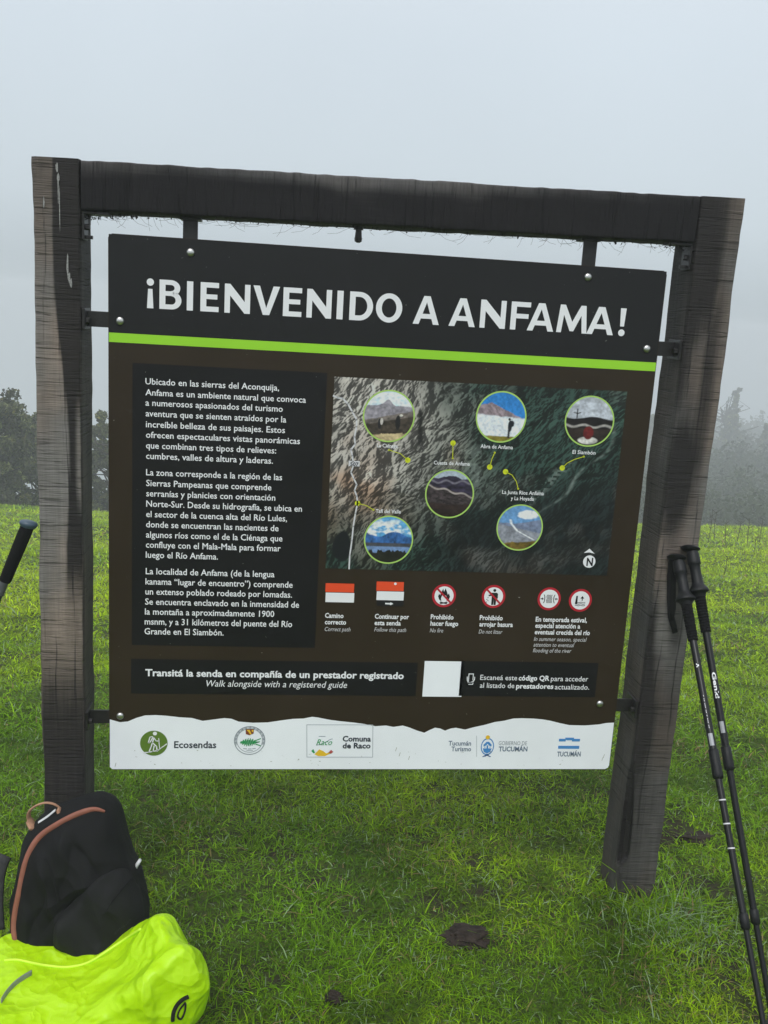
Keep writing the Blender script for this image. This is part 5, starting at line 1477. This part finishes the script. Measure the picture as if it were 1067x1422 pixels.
# lobes: a high shoulder on the right, a dip in the middle, lower on the left
lob = 1 + .10 * np.cos(3 * Ug + .6) + .06 * np.cos(5 * Ug + 2)
hz_ = np.where(sa < 0, 1.0, -.02 + 1.14 * np.exp(-((px_ - .76) / .32) ** 2) - .05 * np.exp(-((px_ + .05) / .3) ** 2) + .05 * np.exp(-((px_ + .7) / .3) ** 2))
X = CX + RX_ * px_ * lob; Y = CY + RY_ * py_ * lob; Z = CZ + RZ_ * sa * hz_
def crumple(a, b_, c):
    """sharp fold lines: warped triangle waves in many directions, each strongest in its own patches"""
    g = np.random.default_rng(44); out = 0
    wa = .05 * (fbm(a * 6, b_ * 6 + c * 4, 3, 311) - .5); wb = .05 * (fbm(a * 6 + 9, b_ * 6 - c * 4, 3, 313) - .5)
    for k in range(13):
        an = g.uniform(0, math.pi); el = g.normal(0, .6); fq = g.uniform(4, 13)
        t = ((a + wa) * math.cos(an) + (b_ + wb) * math.sin(an) + c * el) * fq + g.uniform(0, 9)
        tri = np.abs(t - np.floor(t) - .5) * 2 - .5
        msk = sstep(.40, .62, fbm(a * 5 + k * 3.3, b_ * 5 + c * 5 - k, 2, 320 + k))
        out = out + msk * tri * .085 / fq
    return out + .012 * (fbm(a * 5, b_ * 7 + c * 5, 3, 301) - .5)
cr0 = crumple(X * 1.0, Y * 1.0, Z)
nx_, ny_, nz_ = (X - CX) / RX_ ** 2, (Y - CY) / RY_ ** 2, (Z - CZ) / RZ_ ** 2
nl = np.sqrt(nx_ ** 2 + ny_ ** 2 + nz_ ** 2) + 1e-9
X += cr0 * nx_ / nl; Y += cr0 * ny_ / nl; Z += cr0 * nz_ / nl
i = np.arange(nu * nv).reshape(nv, nu)
F = np.stack([i[:-1], np.roll(i[:-1], -1, 1), np.roll(i[1:], -1, 1), i[1:]], -1).reshape(-1, 4)
cV = np.stack([X, Y, Z], -1).reshape(-1, 3)
cov = mk('cover_cloth', cV, F, M['neon'], cover, True)
tree_ = bvh_of(cV, F)
def on_cover(pts, lift=.003):
    out = []
    for (a, b_) in pts:
        h_ = hit(tree_, a, b_)
        if h_: out.append(h_[0] + (CAM - h_[0]) / np.linalg.norm(CAM - h_[0]) * lift)
    return out
def ribbon(name, pts, w_, mat):
    p = on_cover(pts)
    if len(p) < 2: return
    mb_ = MB(); mb_.tube(smooth_path(p, 24), w_, 8, flat=(1, .12)); return mb_.build(name, mat, cover, True)
p = on_cover([(6, 1334), (24, 1333), (44, 1337), (66, 1341), (94, 1343), (122, 1337), (150, 1320), (174, 1304), (196, 1290)], .002)  # thin pale tube added as the highlight along the cloth's upper edge
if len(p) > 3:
    mb = MB(); mb.tube(smooth_path(p, 60), .0032, 8); mb.build('cloth_edge_highlight', plain('pale neon edge highlight', (.58, .84, .05), .5, 0, .4), cover, True)
M['reflect'] = plain('grey reflective tape', (.22, .23, .25), .4, .2, .5, .1, 90)
ribbon('reflective_strap', [(2, 1392), (10, 1380), (20, 1369), (32, 1360), (44, 1353)], .011, M['reflect'])
pts = on_cover([(262, 1384), (254, 1388), (246, 1396), (241, 1407), (240, 1418)], .004)
if len(pts) > 2:
    mb = MB(); mb.tube(smooth_path(pts, 24), .0042, 8); mb.build('elastic_cord', M['webbing'], cover, True)
pts = on_cover([(258, 1392), (250, 1402), (247, 1412), (252, 1415), (257, 1404), (258, 1394)], .004)
if len(pts) > 2:
    mb = MB(); mb.tube(smooth_path(pts, 24), .0020, 8); mb.build('elastic_cord', M['webbing'], cover, True)
mb = MB(); a = P(212, 1290, -.36); mb.tube(smooth_path([a, P(220, 1278, -.38), P(231, 1276, -.40)], 10), [.010] * 11 if False else .010, 8, flat=(1, .35)); mb.build('elastic_tab', M['webbing'], cover, True)

# ---- clods of earth on the grass
M['earth'] = plain('damp earth', (.026, .019, .015), .9, 0, .2, .5, 40, .9, 120)
def clod(px, py, rx, ry, rz, seed, label):
    c = ground_hit(px, py); bm = bmesh.new(); bmesh.ops.create_icosphere(bm, subdivisions=4, radius=1)
    for v_ in bm.verts:
        p = np.array(v_.co); n_ = float(fbm(np.array([p[0] * 1.6 + seed]), np.array([p[1] * 1.6 + p[2] * 2.1]), 4, 400 + seed)[0]); n2_ = float(vnoise(np.array([p[0] * 5 + p[2] * 3]), np.array([p[1] * 5 + seed]), 410)[0])
        v_.co = Vector(p * (.55 + .85 * n_ + .30 * n2_))
    V3 = [(c[0] + v_.co.x * rx, c[1] + v_.co.y * ry, c[2] + .004 + v_.co.z * rz) for v_ in bm.verts]
    F = [[v_.index for v_ in f.verts] for f in bm.faces]; bm.free()
    o = mk('dirt_clod', V3, F, M['earth'], None, False, origin=c); return tag(o, label, 'dirt', 'clods of earth in the grass')
clod(646, 1304, .058, .040, .021, 3, 'large dark brown clod of earth below the board')
clod(464, 1390, .019, .017, .016, 8, 'small dark crumb of earth near the bottom edge')
clod(964, 1166, .060, .034, .016, 12, 'flat churned up soil lump beside the right post')

# ---- thin dry weed stalks at the edge of the field, right of the sign
M['stalk'] = plain('dry weed stalk', (.06, .045, .030), .9, 0, .2, .3, 20)
rg = np.random.default_rng(12)
for k, (px, py, hp) in enumerate(((984, 752, 44), (992, 748, 36), (1008, 756, 30), (1024, 750, 26), (1038, 756, 34), (1055, 752, 30), (1005, 800, 26), (1047, 770, 24))):
    c = ground_hit(px, py); D = np.linalg.norm(c - CAM); hgt = hp / FPX * D; mb = MB()
    top = c + np.array([rg.normal(0, .08) * hgt, 0, hgt])
    mb.tube([c - (0, 0, .02), (c + top) / 2 + rg.normal(0, .03, 3) * hgt, top], [.0045, .004, .0025], 5)
    for j in range(7):
        t = rg.uniform(.35, 1); p = c + (top - c) * t; a = rg.uniform(0, 6.28); l_ = hgt * rg.uniform(.12, .3)
        mb.tube([p, p + np.array([math.cos(a) * l_, math.sin(a) * l_, l_ * rg.uniform(.3, 1)])], [.003, .0015], 4)
    o = mb.build('weed_stalk', M['stalk'], origin=tuple(c))
    lab = ('thin dark weed stalk right against the right post', 'slim weed stalk second out from the right post', 'short weed stalk third out from the right post', 'faint weed stalk midway along the right field edge', 'forked weed stalk fourth from right frame edge', 'weed stalk nearest the right frame edge', 'low weed stalk in the grass below the others', 'small weed stalk in grass near the right frame edge')[k]
    tag(o, lab, 'weed', 'dry weed stalks along the field edge')

# ================================================================== MIST
hm = bpy.data.materials.new('mist'); hm.use_nodes = True
hm.node_tree.nodes.clear()
ho = hm.node_tree.nodes.new('ShaderNodeOutputMaterial'); hv = hm.node_tree.nodes.new('ShaderNodeVolumePrincipled')
hv.inputs['Color'].default_value = (.93, .96, .98, 1); hv.inputs['Density'].default_value = .0075; hv.inputs['Anisotropy'].default_value = .25
hm.node_tree.links.new(hv.outputs[0], ho.inputs['Volume'])
zlo = float(GZ.min()) - 1.0
mb = MB(); mb.box((-192, -202, zlo), (192, 202, 3.0))
hz = mb.build('haze', hm, None); tag(hz, 'pale mountain mist hanging over the field', 'mist', kind='stuff')
